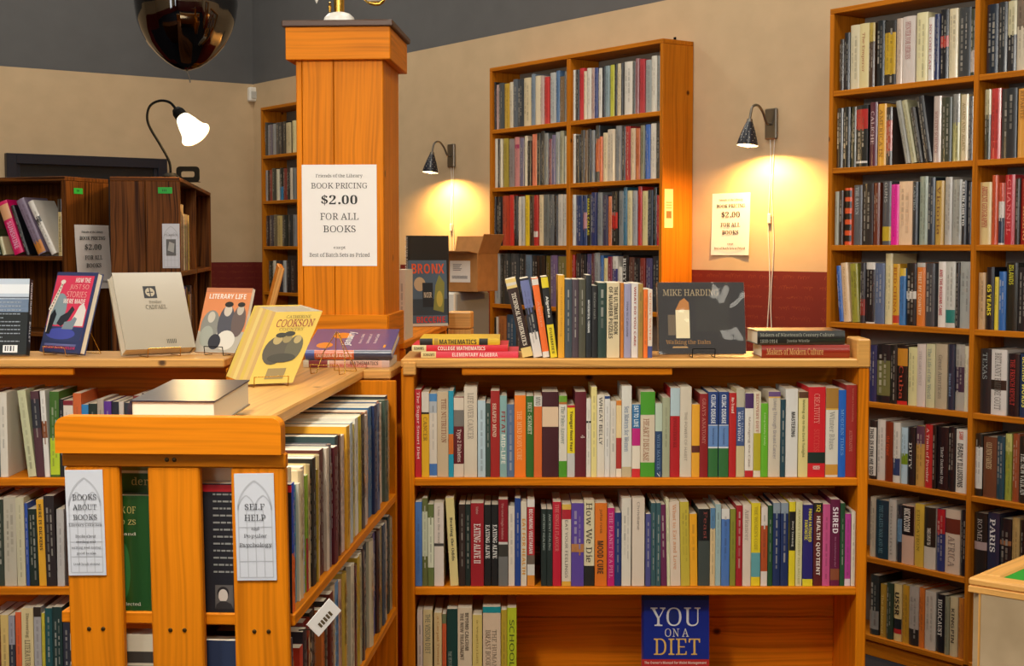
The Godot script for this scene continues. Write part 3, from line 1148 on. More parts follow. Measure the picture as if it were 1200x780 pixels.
func build_dark_racks() -> void:
	var A := thing("dark_bookcase", dark_frame(), "dark stained bookcase with a curling price sheet on its end panel", "bookcase")
	var t := 0.02
	var H := 1.877
	board(A, "end_panel", Vector3(-t, 0, -0.30), Vector3(0, H, 0), M.stain, 1)
	board(A, "end_panel", Vector3(-1.3, 0, -0.30), Vector3(-1.3 + t, H, 0), M.stain, 1)
	board(A, "top", Vector3(-1.3, H, -0.30), Vector3(0.0, H + 0.018, 0.0), M.stain, 0)
	for y in [1.567, 1.25, 0.93, 0.6, 0.28]:
		board(A, "shelf", Vector3(-1.3 + t, y - 0.02, -0.295), Vector3(-t, y, -0.001), M.stain, 0)
	board(A, "back_panel", Vector3(-1.3 + t, 0, -0.30), Vector3(-t, H, -0.295), M.stain, 1)
	var tg := thing("green_tag", dark_frame() * Transform3D(Basis(Vector3.UP, PI / 2), Vector3(0.0006, 0, 0)), "green price tag on the end of the bookcase with the curling sheet", "tag", "green tags")
	var S := dark_frame() * Transform3D(Basis(Vector3.UP, PI / 2), Vector3.ZERO)
	var q := on_frame(91.5, 223.5, S, 0.0)
	board(tg, "card", Vector3(q.x - 0.03, q.y - 0.013, 0), Vector3(q.x + 0.03, q.y + 0.011, 0.0012), M.green_tag, 0, 0.0003)
	tag_print(tg, q)
	var E := dark_end_frame()
	var B := thing("dark_bookcase", E, "dark knotty bookcase with a narrow topic card on its end panel", "bookcase")
	var w := 0.284
	board(B, "end_panel", Vector3(0, 0, -t), Vector3(w / 2 - 0.001, H, 0), M.stain, 1)
	board(B, "end_panel", Vector3(w / 2 + 0.001, 0, -t), Vector3(w, H, 0), M.stain, 1)
	board(B, "end_panel", Vector3(0, 0, -1.75), Vector3(w, H, -1.75 + t), M.stain, 1)
	board(B, "divider", Vector3(0.0, 0, -0.85), Vector3(w - 0.004, H, -0.83), M.stain, 1)
	board(B, "top", Vector3(0, H, -1.75), Vector3(w, H + 0.018, 0.0), M.stain, 2)
	board(B, "back_panel", Vector3(0, 0, -1.75 + t), Vector3(0.012, H, -t), M.stain, 1)
	for y in [1.50, 1.16, 0.84, 0.5, 0.2]:
		board(B, "shelf", Vector3(0.012, y - 0.02, -0.83), Vector3(w, y, -t), M.stain, 2)
		board(B, "shelf", Vector3(0.012, y - 0.02, -1.75 + t), Vector3(w, y, -0.85), M.stain, 2)
	var t2 := thing("green_tag", E * Transform3D(Basis(), Vector3(0, 0, 0.0006)), "green price tag on the knotty dark end panel by the topic card", "tag", "green tags")
	var q2 := on_frame(193.5, 223, E, 0.0)
	board(t2, "card", Vector3(q2.x - 0.029, q2.y - 0.013, 0), Vector3(q2.x + 0.029, q2.y + 0.013, 0.0012), M.green_tag, 0, 0.0003)
	tag_print(t2, q2)

func tag_print(tg: Node3D, q: Vector3) -> void:
	var pr := begin()
	for i in 3:
		quad(pr, Vector3(q.x - 0.012 + i * 0.007, q.y - 0.004, 0.0015), Vector3(q.x - 0.012 + i * 0.007, q.y + 0.004, 0.0015), Vector3(q.x - 0.008 + i * 0.007, q.y + 0.004, 0.0015), Vector3(q.x - 0.008 + i * 0.007, q.y - 0.004, 0.0015), Vector3(0, 0, 1), lin("0a5a20"))
	part(tg, "tag_print", pr.commit(), M.print)

func build_pedestal() -> void:
	var h := 0.95
	var q := at_height(1136, 676, h)
	var F := frame(0.71, q.x, -q.z)
	var c := thing("pedestal", F, "putty-coloured display pedestal with a wood-rimmed green felt top", "pedestal")
	var L := 0.62
	var ch := 0.022
	# body: a box with its corner cut off
	var st := begin()
	var pl := [Vector2(ch, 0), Vector2(L, 0), Vector2(L, -L), Vector2(0, -L), Vector2(0, -ch)]
	for i in pl.size():
		var a: Vector2 = pl[i]
		var b: Vector2 = pl[(i + 1) % pl.size()]
		var n := Vector3(-(b.y - a.y), 0, b.x - a.x).normalized()
		quad(st, Vector3(a.x, 0, a.y), Vector3(a.x, h - 0.03, a.y), Vector3(b.x, h - 0.03, b.y), Vector3(b.x, 0, b.y), n)
	part(c, "body", st.commit(), M.putty)
	board(c, "top_board", Vector3(-0.002, h - 0.03, -L), Vector3(L, h - 0.016, 0.002), M.pine_pale, 0, 0.002)
	var rw := 0.045
	board(c, "rim", Vector3(-0.002, h - 0.016, -rw), Vector3(L, h, 0.002), M.pine_pale, 0, 0.004)
	board(c, "rim", Vector3(-0.002, h - 0.016, -L + rw), Vector3(rw, h, -rw), M.pine_pale, 2, 0.004)
	board(c, "rim", Vector3(L - rw, h - 0.016, -L + rw), Vector3(L, h, -rw), M.pine_pale, 2, 0.004)
	board(c, "rim", Vector3(-0.002, h - 0.016, -L), Vector3(L, h, -L + rw), M.pine_pale, 0, 0.004)
	board(c, "felt", Vector3(rw, h - 0.0155, -L + rw), Vector3(L - rw, h - 0.004, -rw), M.felt, 0, 0.001)
	part(c, "corner_bead", tube_mesh([Vector3(ch, 0.01, 0), Vector3(ch, h - 0.03, 0)], 0.0025, 8), M.pine_pale)

# ---------------------------------------------------------------- lamps
func sconce(s: float, y: float, label: String) -> void:
	var W := frame(WALL_TURN, 1.2734, 6.112)
	var c := thing("wall_lamp", W * Transform3D(Basis(), Vector3(s, y, 0.0005)), label, "wall lamp", "wall lamps with dotted shades")
	board(c, "wall_plate", Vector3(-0.034, -0.066, 0), Vector3(0.034, 0.066, 0.014), M.steel, 1, 0.004)
	var path := smooth_path([Vector3(0, 0.0, 0.014), Vector3(0, 0.002, 0.035), Vector3(0, 0.045, 0.058), Vector3(0, 0.074, 0.088), Vector3(0, 0.066, 0.122), Vector3(0, 0.02, 0.136), Vector3(0, 0.005, 0.138)])
	part(c, "arm", tube_mesh(path, 0.0055, 8), M.steel)
	var A := Transform3D(Basis(Vector3(1, 0, 0), -0.12), Vector3(0, 0.008, 0.138))
	part(c, "shade_neck", lathe_mesh([Vector2(0, 0.008), Vector2(0.012, 0.006), Vector2(0.015, -0.014)], 16), M.steel, A)
	var enamel := mat(Color(0.10, 0.11, 0.16), 0.3)
	part(c, "shade", lathe_mesh([Vector2(0.013, -0.005), Vector2(0.019, -0.02), Vector2(0.030, -0.05), Vector2(0.040, -0.082), Vector2(0.046, -0.108), Vector2(0.0445, -0.108), Vector2(0.0385, -0.082), Vector2(0.0285, -0.05), Vector2(0.017, -0.02)], 28), enamel, A)
	var dots := begin()
	for r in 6:
		var yy := -0.026 - r * 0.013
		var rad := lerpf(0.0215, 0.0435, r / 5.0) + 0.0006
		var n := 6 + r
		for k in n:
			var w := TAU * (k + 0.5 * (r % 2)) / n
			var d := Vector3(cos(w), 0.3, sin(w)).normalized()
			var tx := Vector3(-sin(w), 0, cos(w))
			var ty := d.cross(tx)
			var p := Vector3(cos(w) * rad, yy, sin(w) * rad)
			quad(dots, p + tx * 0.002, p + ty * 0.002, p - tx * 0.002, p - ty * 0.002, d, Color(0.8, 0.74, 0.6))
	part(c, "dot_print", dots.commit(), M.print, A)
	var bulb_at := A * Vector3(0, -0.090, 0)
	part(c, "bulb", lathe_mesh([Vector2(0, -0.026), Vector2(0.013, -0.022), Vector2(0.019, -0.008), Vector2(0.018, 0.006), Vector2(0.011, 0.024), Vector2(0.0, 0.03)], 16), glow(Color(1.0, 0.80, 0.48), 14.0), Transform3D(Basis(), bulb_at))
	var l := OmniLight3D.new()
	l.name = "bulb_light"
	l.position = bulb_at
	l.light_color = Color(1.0, 0.76, 0.42)
	l.light_energy = 1.2
	l.light_size = 0.012
	l.omni_range = 12.0
	l.omni_attenuation = 2.0
	l.shadow_enabled = true
	c.add_child(l)
	for k in [[-0.008, 0.0], [0.012, 0.4]]:
		var cp := []
		for i in 16:
			cp.append(Vector3(k[0] + 0.006 * sin(i * 0.7 + k[1] * 5.0), -0.064 - i * 0.055, 0.004))
		part(c, "cord", tube_mesh(smooth_path(cp, 3), 0.0022, 6), M.white)
	board(c, "cord_switch", Vector3(-0.014, -0.43, 0.0015), Vector3(0.003, -0.385, 0.014), M.white, 1, 0.004)

func build_lamps() -> void:
	sconce(-0.25, 2.135, "wall lamp with dotted shade shining over the framed wall price sheet")
	sconce(-2.735, 2.125, "wall lamp with dotted shade shining above the open cardboard carton")
	# gooseneck reading lamp clamped to the dark bookcase
	var d := 6.12
	var base := at_dist(200, 211, d)
	base.y = 1.8955
	var G := Transform3D(Basis(), base)
	var c := thing("gooseneck_lamp", G, "black gooseneck lamp with a lit white glass shade on a dark bookcase", "lamp")
	var pts := []
	for p in [[200, 208], [198.5, 190], [188, 170], [176, 150], [172.5, 137], [176, 124], [187, 118], [199, 120], [207, 129]]:
		pts.append(at_dist(p[0], p[1], d) - base)
	part(c, "base", lathe_mesh([Vector2(0, 0.02), Vector2(0.02, 0.018), Vector2(0.035, 0.006), Vector2(0.037, 0.0), Vector2(0, 0)], 20), M.iron)
	part(c, "neck", tube_mesh(smooth_path([Vector3(0, 0.01, 0)] + pts, 6), 0.0055, 8), M.iron)
	var s0 := at_dist(207, 129, d) - base
	var s1 := at_dist(232, 161, d - 0.05) - base
	var ax := (s1 - s0).normalized()
	var up := -ax
	var rt := up.cross(Vector3(0, 0, 1)).normalized()
	var SB := Transform3D(Basis(rt, up, rt.cross(up)), s0)
	part(c, "socket", lathe_mesh([Vector2(0, 0.008), Vector2(0.018, 0.004), Vector2(0.026, -0.012), Vector2(0.028, -0.042), Vector2(0.022, -0.046)], 20), M.iron, SB)
	part(c, "glass_shade", lathe_mesh([Vector2(0.022, -0.036), Vector2(0.032, -0.052), Vector2(0.041, -0.08), Vector2(0.048, -0.11), Vector2(0.056, -0.132), Vector2(0.066, -0.144), Vector2(0.064, -0.146), Vector2(0.054, -0.134), Vector2(0.046, -0.112), Vector2(0.038, -0.08), Vector2(0.030, -0.054)], 28), glow(Color(1.0, 0.93, 0.78), 2.4), SB)
	part(c, "bulb", lathe_mesh([Vector2(0, -0.12), Vector2(0.02, -0.112), Vector2(0.027, -0.092), Vector2(0.016, -0.062), Vector2(0.0, -0.05)], 16), glow(Color(1.0, 0.9, 0.7), 5.0), SB)
	var l := OmniLight3D.new()
	l.name = "bulb_light"
	l.position = SB * Vector3(0, -0.09, 0)
	l.light_color = Color(1.0, 0.82, 0.55)
	l.light_energy = 0.22
	l.light_size = 0.03
	l.omni_range = 12.0
	l.omni_attenuation = 2.0
	l.shadow_enabled = true
	c.add_child(l)
	# black ring-shaped bookend behind the lamp
	var k := at_dist(220.5, 226, 6.55)
	var be := thing("black_bookend", Transform3D(Basis(), Vector3(k.x, 1.8955, -6.55)), "black rounded bookend with an open middle beside the gooseneck lamp", "bookend")
	var st := begin()
	ring_plate(st, 0.052, 0.07, 0.022, 0.016)
	part(be, "plate", st.commit(), M.iron)
	board(be, "foot", Vector3(-0.05, 0.0, -0.03), Vector3(0.05, 0.003, 0.03), M.iron, 0, 0.001)
	# ornate lamp on the pillar
	var pt := frame(RACK_TURN, -0.484, 4.1, 2.2322) * Vector3(-0.003, 0, -0.022)
	var o := thing("pillar_lamp", Transform3D(Basis(), pt), "white and brass scrolled lamp standing on top of the pillar", "lamp")
	part(o, "base", lathe_mesh([Vector2(0.0, 0.030), Vector2(0.012, 0.029), Vector2(0.030, 0.024), Vector2(0.041, 0.014), Vector2(0.046, 0.0), Vector2(0, 0)], 28), M.white)
	part(o, "stem", lathe_mesh([Vector2(0.0, 0.36), Vector2(0.012, 0.355), Vector2(0.013, 0.10), Vector2(0.0155, 0.08), Vector2(0.0145, 0.028)], 20), M.brass)
	part(o, "finial", lathe_mesh([Vector2(0, 0.055), Vector2(0.004, 0.052), Vector2(0.002, 0.046), Vector2(0.005, 0.042), Vector2(0.003, 0.026)], 10), M.brass, Transform3D(Basis(), Vector3(-0.024, 0, 0.018)))
	part(o, "scroll_arm", tube_mesh(smooth_path([Vector3(0.01, 0.15, 0), Vector3(0.05, 0.10, 0.01), Vector3(0.082, 0.058, 0.01), Vector3(0.115, 0.052, 0.01), Vector3(0.13, 0.08, 0.01), Vector3(0.10, 0.11, 0.01)]), 0.006, 8), M.brass)
	part(o, "scroll_arm", tube_mesh(smooth_path([Vector3(-0.01, 0.15, 0), Vector3(-0.04, 0.115, 0.01), Vector3(-0.062, 0.086, 0.01), Vector3(-0.09, 0.11, 0.01), Vector3(-0.08, 0.14, 0.01)]), 0.006, 8), M.brass)
	part(o, "drop", lathe_mesh([Vector2(0, -0.032), Vector2(0.003, -0.026), Vector2(0.009, -0.014), Vector2(0.007, -0.004), Vector2(0, 0)], 12), M.white, Transform3D(Basis(), Vector3(-0.062, 0.082, 0.01)))
	part(o, "porcelain_cup", lathe_mesh([Vector2(0.0, 0.066), Vector2(0.018, 0.068), Vector2(0.030, 0.078), Vector2(0.034, 0.10), Vector2(0.03, 0.10), Vector2(0.0, 0.085)], 20), M.white, Transform3D(Basis(), Vector3(0.100, -0.012, 0.01)))

func ring_plate(st: SurfaceTool, hw: float, h: float, rim: float, r: float) -> void:
	var outer := []
	var inner := []
	for q in [[1, 1, 0.0], [-1, 1, PI / 2], [-1, -1, PI], [1, -1, PI * 1.5]]:
		for i in 6:
			var w: float = q[2] + PI / 2 * i / 5.0
			outer.append(Vector2(q[0] * (hw - r) + cos(w) * r, h / 2 + q[1] * (h / 2 - r) + sin(w) * r))
			var ri := r * 0.5
			inner.append(Vector2(q[0] * (hw - rim - ri) + cos(w) * ri, h / 2 + q[1] * (h / 2 - rim - ri) + sin(w) * ri))
	var n := outer.size()
	for i in n:
		var j := (i + 1) % n
		for z in [0.003, -0.003]:
			quad(st, Vector3(outer[i].x, outer[i].y, z), Vector3(outer[j].x, outer[j].y, z), Vector3(inner[j].x, inner[j].y, z), Vector3(inner[i].x, inner[i].y, z), Vector3(0, 0, signf(z)))
		var no := Vector3(outer[i].x, outer[i].y - h / 2, 0).normalized()
		quad(st, Vector3(outer[i].x, outer[i].y, 0.003), Vector3(outer[j].x, outer[j].y, 0.003), Vector3(outer[j].x, outer[j].y, -0.003), Vector3(outer[i].x, outer[i].y, -0.003), no)
		quad(st, Vector3(inner[i].x, inner[i].y, 0.003), Vector3(inner[j].x, inner[j].y, 0.003), Vector3(inner[j].x, inner[j].y, -0.003), Vector3(inner[i].x, inner[i].y, -0.003), -no)

func build_balloon() -> void:
	var c := at_dist(218, 6, 7.6)
	var o := thing("foil_balloon", Transform3D(Basis(Vector3.UP, 0.25), c), "round black mirrored foil balloon hanging before the grey upper wall", "balloon")
	var R := 0.268
	var st := begin()
	var gores := 8
	var seg := 6
	var rows := 30
	var P := []
	for i in rows + 1:
		var v := float(i) / rows
		var th := PI * v
		var yy := cos(th) * R
		var rr := sin(th) * R
		if yy < 0.0:
			# the lower half draws down to a point
			var k := v * 2.0 - 1.0
			var prof := [[0.0, 1.0], [0.3, 0.955], [0.53, 0.87], [0.75, 0.745], [0.97, 0.55], [1.12, 0.36], [1.2, 0.22], [1.27, 0.0]]
			var yk := k * 1.27
			for q in prof.size() - 1:
				if yk >= prof[q][0] and yk <= prof[q + 1][0] + 0.0001:
					rr = R * lerpf(prof[q][1], prof[q + 1][1], (yk - prof[q][0]) / (prof[q + 1][0] - prof[q][0]))
			yy = -R * yk
		var line := []
		for g in gores * seg + 1:
			var w := TAU * g / (gores * seg)
			var ph := fmod(float(g), float(seg)) / seg
			var pinch := 1.0 - 0.035 * pow(absf(2.0 * ph - 1.0), 3.0)
			line.append(Vector3(cos(w) * rr * pinch, yy, sin(w) * rr * pinch))
		P.append(line)
	for i in rows:
		for g in gores * seg:
			st.set_smooth_group(0)
			var a: Vector3 = P[i][g]
			var b: Vector3 = P[i][g + 1]
			var cc: Vector3 = P[i + 1][g + 1]
			var d: Vector3 = P[i + 1][g]
			for q in ([a, b, cc, a, cc, d] if i > 0 and i < rows - 1 else [a, b, cc] if i == rows - 1 else [a, cc, d]):
				st.add_vertex(q)
	st.index()
	st.generate_normals()
	var foil := mat(Color(0.38, 0.37, 0.36), 0.05)
	foil.metallic = 1.0
	part(o, "balloon_skin", st.commit(), foil)
	part(o, "tail", tube_mesh([Vector3(0, -R * 1.26, 0), Vector3(0.012, -R * 1.26 - 0.03, 0.0), Vector3(0.016, -R * 1.26 - 0.06, 0.0)], 0.004, 6), M.steel)
	part(o, "string", tube_mesh([Vector3(0, R, 0), Vector3(0, CEILING - c.y, 0)], 0.0015, 6), M.white)

# ---------------------------------------------------------------- rows of books
func shift(list: Array, dx: float) -> Array:
	var out := []
	for s: String in list:
		var bits := s.split("|")
		var h := bits[0].strip_edges().split(" ", false)
		h[0] = str(float(h[0]) + dx)
		h[1] = str(float(h[1]) + dx)
		bits[0] = " ".join(h)
		out.append("|".join(bits))
	return out

func fill_front_case() -> void:
	var F := front_frame()
	var a := [
		"55 106 118 b81a26|t 130 480 f2e4dc serif 0.55 0 The Sugar Smart Diet",
		"108 147 132 e0ac20|b 132 238 d9cfc0|b 236 246 2a2018|t 262 385 7a5a18 serif 0.5 0 CANCER",
		"147 188 140 d8cdbd|b 140 180 4f88bd|b 180 240 b0b4b8|b 505 566 4674b4",
		"188 247 130 c9b391|b 172 380 c9b391|t 165 395 8a4a30 serif 0.42 0.1 THE NUTRITION",
		"247 274 125 2095b0|b 350 455 c86a28|s",
		"275 328 155 d8c8b4|b 148 160 8a1c20|b 225 310 75706a|b 310 505 5c1418|t 325 495 f0dcd0 serif 0.5 0 Type 2 Diabetes",
		"329 397 105 d6c8b2|t 135 375 95897c serif 0.45 0 LIFE OVER CANCER",
		"400 440 175 b4c8d0",
		"440 466 190 33483e",
		"466 514 125 a0201c|t 190 365 e0c0a8 serif-bold 0.4 -0.08 SHAPED MIND",
		"515 551 150 86aaa6|t 232 345 93403c sans-bold 0.55 0 FIT AT|t 352 505 e4e2d6 sans-bold 0.6 0 MID-LIFE",
		"552 590 195 566c8c",
		"591 650 148 f07c16|t 230 485 f8c488 serif 0.4 -0.05 THE MIND BODY CURE",
		"651 691 152 2f641f|t 185 350 e6e6d0 serif 0.5 0 DIET - SCHMIET",
		"692 734 150 d8682a|b 150 206 d8d2c6|t 158 200 55504a sans 0.6 0 MIND",
		"735 820 130 42131c|b 208 312 e0c2a0|s",
		"822 864 150 dcd4c4|b 150 183 6a9a2c|b 183 195 b0682c|b 490 578 4f9426|t 205 400 6f7f74 serif 0.5 0 The Paleo Answer",
		"865 905 200 e8d024|b 196 212 c02a2c|b 450 575 c4c2bc|t 230 440 4a4418 sans-bold 0.5 0 Younger Next Year",
		"906 964 130 601420|t 355 372 e8dcd0 serif 0.35 0.2 4",
		"965 989 165 dcd6c8|b 282 292 181818",
		"990 1019 105 e6d68a",
		"1020 1059 145 e0d6c2|t 158 405 22201e sans 0.45 0 WHEAT BELLY",
		"1060 1088 150 dcd8d0|b 152 166 203c74",
		"1089 1119 180 d8d0c0",
		"1120 1148 175 e8cc94|b 175 200 d8822c|b 370 530 b0352c|b 530 578 e8dcc4|s",
		"1149 1200 100 dcd8cc|b 520 578 c6b48c|t 205 440 6a84a4 serif 0.5 0 Sex Matters for Women"]
	var b := [
		"2 45 195 e6dac4|b 195 320 3070a0|b 320 410 c02478|t 202 312 e0ecf0 sans-bold 0.55 0 EAT TO LIVE|b 530 574 d03030",
		"46 122 130 d8c8ae|b 130 250 4c9a28|b 498 580 4c9a28|t 270 490 a46c4c serif 0.38 -0.1 HEART DISEASE",
		"123 159 190 264066|b 190 335 bccab4|t 350 535 7f9ab8 serif 0.4 0 WITH MATTER|t 545 572 e0e6ea sans 0.4 0 7",
		"160 199 160 a5a888",
		"201 251 110 b4181e|b 110 256 b4c8cc|t 265 420 7c1014 serif 0.35 0 EVOLUTION RX",
		"252 312 105 d6cab4|t 235 490 a09484 sans 0.25 0 THE POWER OF HABIT",
		"313 354 195 eaa62c|b 410 446 5c2820|s",
		"355 397 140 8e181c|t 165 400 cc8478 serif 0.42 0 GRAY'S ANATOMY",
		"399 450 130 34588c|b 130 302 28407c|b 302 306 d8d8d8|b 306 416 6488bc|b 416 424 d8d8d8|b 424 575 336c36|t 145 295 e4e8ec sans-bold 0.45 0 CELIAC DISEASE|t 318 405 3a4c74 sans 0.25 0 The Complete Guide",
		"454 505 130 34588c|b 130 302 28407c|b 302 306 d8d8d8|b 306 416 6488bc|b 416 424 d8d8d8|b 424 575 336c36|t 145 295 e4e8ec sans-bold 0.45 0 CELIAC DISEASE|t 318 405 3a4c74 sans 0.25 0 The Complete Guide",
		"507 544 135 b82020|t 160 240 f0d8c8 sans-bold 0.4 0 Re-Tread",
		"545 588 115 ccbc8e|b 115 210 bab29c|b 210 412 405684|t 235 385 d4dae4 sans-bold 0.3 -0.15 SOLUTION|t 225 390 b8c2d4 sans 0.25 0.22 THE SUGAR",
		"590 634 135 e4dcce|b 138 216 4a2c60|b 540 578 b82428|t 262 520 8a7468 sans 0.3 0 Managing the Case",
		"635 672 130 ddd2b8|b 345 540 b8aa28|t 140 340 b04c40 serif 0.4 0 RECOVERY DIET",
		"673 711 190 66b022|t 240 410 d0e6a8 sans 0.3 0 Eating Healthy Family",
		"712 774 130 d2c6b0|b 126 162 dcb052|b 130 155 6c5080|t 165 480 928c94 sans 0.4 0 Living Through Breast Cancer",
		"775 800 170 1f4450",
		"801 865 115 dedbd4|t 235 365 2a2a2e sans-bold 0.3 0.12 MASTERING",
		"868 917 130 e0d08a|b 130 162 5c3824|t 168 470 8a8a50 sans-bold 0.35 0 Waking up to the Dark Tonight",
		"918 1008 105 d01c26|b 445 502 1c2c24|t 140 295 e89488 serif 0.32 0 CREATIVITY|t 325 440 d85048 serif 0.32 0 SUCCESS|t 515 535 f0d8cc sans-bold 0.4 0 NEW",
		"1010 1075 110 dad4c4|b 110 216 a87a34|b 216 224 d8a848|b 508 562 cc9438|t 232 430 8e8c84 serif 0.42 0 Winter Blues",
		"1076 1114 120 1c60bc|t 220 460 7cacdc serif 0.4 0 MODERN TIMES",
		"1115 1185 95 9c2420|t 330 440 d08070 serif 0.25 -0.05 ALTERNATIVE|t 110 285 c87868 serif 0.2 0.1 Your Guide to Natural Healing"]
	row({T = F, y = LOW_SHELVES[0], off = -0.012, z = [470.0, 430.0, 0.225], dep = 0.17, end = "pillar end", where = "upper shelf of low pine bookcase", group = "health books on the upper shelf", span = [-0.258, 0.913], jig = 0.004}, a + shift(b, 1200.0))
	var c := [
		"58 88 100 4a74b4", "88 111 85 626a3a|b 140 326 c4c8ae", "112 137 110 62703c|b 165 372 d0d2b8", "138 178 105 d8ccc0|b 272 284 484440|t 120 270 9c948c sans 0.25 0 Live to Be Kind",
		"205 240 85 ddcc8a|l -20|t 165 345 2c3430 serif-bold 0.45 0 Beating the Odds", "241 267 110 30201a", "268 289 110 1c2a22",
		"290 344 105 9c1622|t 190 355 f0e2dc serif-bold 0.5 0 EATING ALIVE II|t 120 150 d0a8a0 sans 0.2 0 Mathew", "346 374 112 16181a|t 195 335 f0eee8 serif-bold 0.6 0 EATING ALIVE", "376 404 112 16181a|t 195 335 f0eee8 serif-bold 0.6 0 EATING ALIVE",
		"405 444 90 70706e|b 90 266 8e1a24|b 266 276 d0ccc4|b 276 326 3c3834|t 105 255 d8a8a0 serif 0.3 -0.1 The Great Single Solution", "446 472 120 e0d4c4", "473 497 85 24448c", "498 522 100 ddd2bc|t 170 400 d8962c sans-bold 0.55 0 EAT FOR HEALTH", "524 555 90 b8242a|b 90 122 e0d8d0|b 322 360 6a5c50|b 360 405 d8d4cc|b 405 454 dc8c30|t 130 315 ece0da sans-bold 0.5 0 BECOMING VEGETARIAN",
		"582 605 130 1e2c28|t 150 300 a4b0a8 sans 0.4 0 ANCIENT HEALING", "606 629 130 1e2c28|t 150 300 a4b0a8 sans 0.4 0 ANCIENT HEALING",
		"630 665 100 c01c34|t 110 305 e08c84 serif 0.42 0 THE SINGLE FLAVOUR", "668 706 110 dfd2bc|b 110 132 d8b04c|b 132 172 b02430|b 430 450 dcaa3c|t 176 415 6a6058 sans 0.3 0 EAT YOUR FEELINGS", "707 759 105 5c4498|b 274 308 b87c48",
		"760 803 95 dccfaa|b 366 455 24221e|t 104 350 4a463c serif 0.6 0 How We Die", "805 855 105 dc7418|t 262 398 3c2c18 sans-bold 0.5 -0.05 MOOD CURE|t 130 230 6c4418 sans 0.28 0 julia ross", "857 886 125 c01c6c|t 142 415 e8a0bc serif 0.5 0 THE PLANET IN A PILL", "887 914 145 26346c", "916 955 85 dcd4c4"]
	var e := [
		"2 54 85 dcccb8|t 100 215 8c8078 sans 0.22 0 Christiane", "58 80 150 4c4c84", "81 101 105 36585c", "102 121 105 36585c", "124 148 112 68244c|l -8", "149 162 90 d8d6ae|l -8", "163 205 100 ddcab4|l -8|t 110 380 d89464 serif 0.35 0 What to Eat and Love", "206 243 100 c4b03c|l -7", "244 275 150 eaa61e|l -5",
		"277 325 130 3e4640|b 130 262 141414|t 140 255 90443c serif 0.3 0.1 Feast", "326 347 125 d8bc8c|b 125 210 5880a4", "348 371 110 9cb4b4", "373 407 130 4c74b4|b 130 172 dcd8d0", "409 432 130 88882c", "434 460 115 a41a26", "461 495 112 dccab8|t 130 260 a09088 serif 0.5 0 Anticancer",
		"497 535 105 e2ca24|b 312 412 62a0a4|t 120 300 a08c24 serif 0.35 0 THE WOMEN'S CODE", "537 564 120 b04c20|b 120 198 dcd0c4|b 388 450 dcd0c4", "566 585 115 1f4c28", "587 617 105 1c2c5c|b 105 148 8c98a4", "619 650 105 1c2c5c|b 105 148 8c98a4",
		"653 679 100 e0cc24|b 140 302 181818|t 180 285 e8e4d8 serif 0.4 0.05 Potty Training", "681 708 100 d6ce9c|t 130 440 a4a064 sans 0.3 0 ALWAYS HUNGRY NO MORE", "710 752 112 28206c|b 420 458 e2d42c|t 128 265 e2d83c sans-bold 0.3 0.2 FROM FATIGUED|t 175 258 e2d83c sans-bold 0.3 -0.2 FANTASTIC",
		"755 792 105 5c1c1c|b 105 145 222018|t 112 142 d8c440 sans-bold 0.5 0 IQ|t 160 405 f0e4d8 sans-bold 0.5 0 HEALTH QUOTIENT", "793 824 110 c85488", "826 864 90 64123c|t 122 230 f0e8ec sans-bold 0.6 0 SHRED|t 245 370 b8809c sans 0.22 0 the revolutionary diet|b 378 425 8c4c30", "866 885 105 1f4c2c", "886 910 150 b43c90|b 420 452 d8c8d0", "912 934 140 dcd4c0"]
	row({T = F, y = LOW_SHELVES[1], off = -0.012, z = [470.0, 560.0, 0.28213], dep = 0.17, end = "pillar end", where = "second shelf of low pine bookcase", group = "health books on the second shelf", span = [-0.258, 0.913], jig = 0.004}, c + shift(e, 957.0))
	var g := [
		"68 91 550 d8c8bc", "93 131 548 d8c490|t 565 730 5a6458 sans 0.55 0 THE VISION DIET", "138 170 560 d4b884|t 575 775 b07838 serif 0.4 0 a Carpal Tunnel", "172 189 565 c8582c|b 560 605 6c7450", "191 235 545 143834|t 720 790 a8b4a8 serif 0.3 -0.2 THE HUNGER", "236 295 540 d4c0a4|t 560 715 6c6050 sans-bold 0.25 0.15 BEYOND CALCIUM|t 560 755 7c6e5c sans-bold 0.25 -0.2 THE NEW TREATMENT",
		"297 337 570 d4bc6c|t 590 770 a48c44 serif 0.3 0 a vegetarian", "340 414 535 d8bfa2|b 535 560 188c94|t 630 790 8c7c68 serif 0.25 0.15 THE HUMAN|t 630 780 8c7c68 serif 0.28 -0.2 BREAST BOOK", "416 440 548 b89c2c", "441 480 540 b8c422|t 590 785 4c5c14 sans 0.5 0 SCHOOL"]
	row({T = F, y = LOW_SHELVES[2], off = -0.012, z = [470.0, 560.0, 0.28213], dep = 0.18, end = "pillar end", where = "third shelf of low pine bookcase", group = "health books on the third shelf", span = [-0.258, 0.913], jig = 0.003}, g)
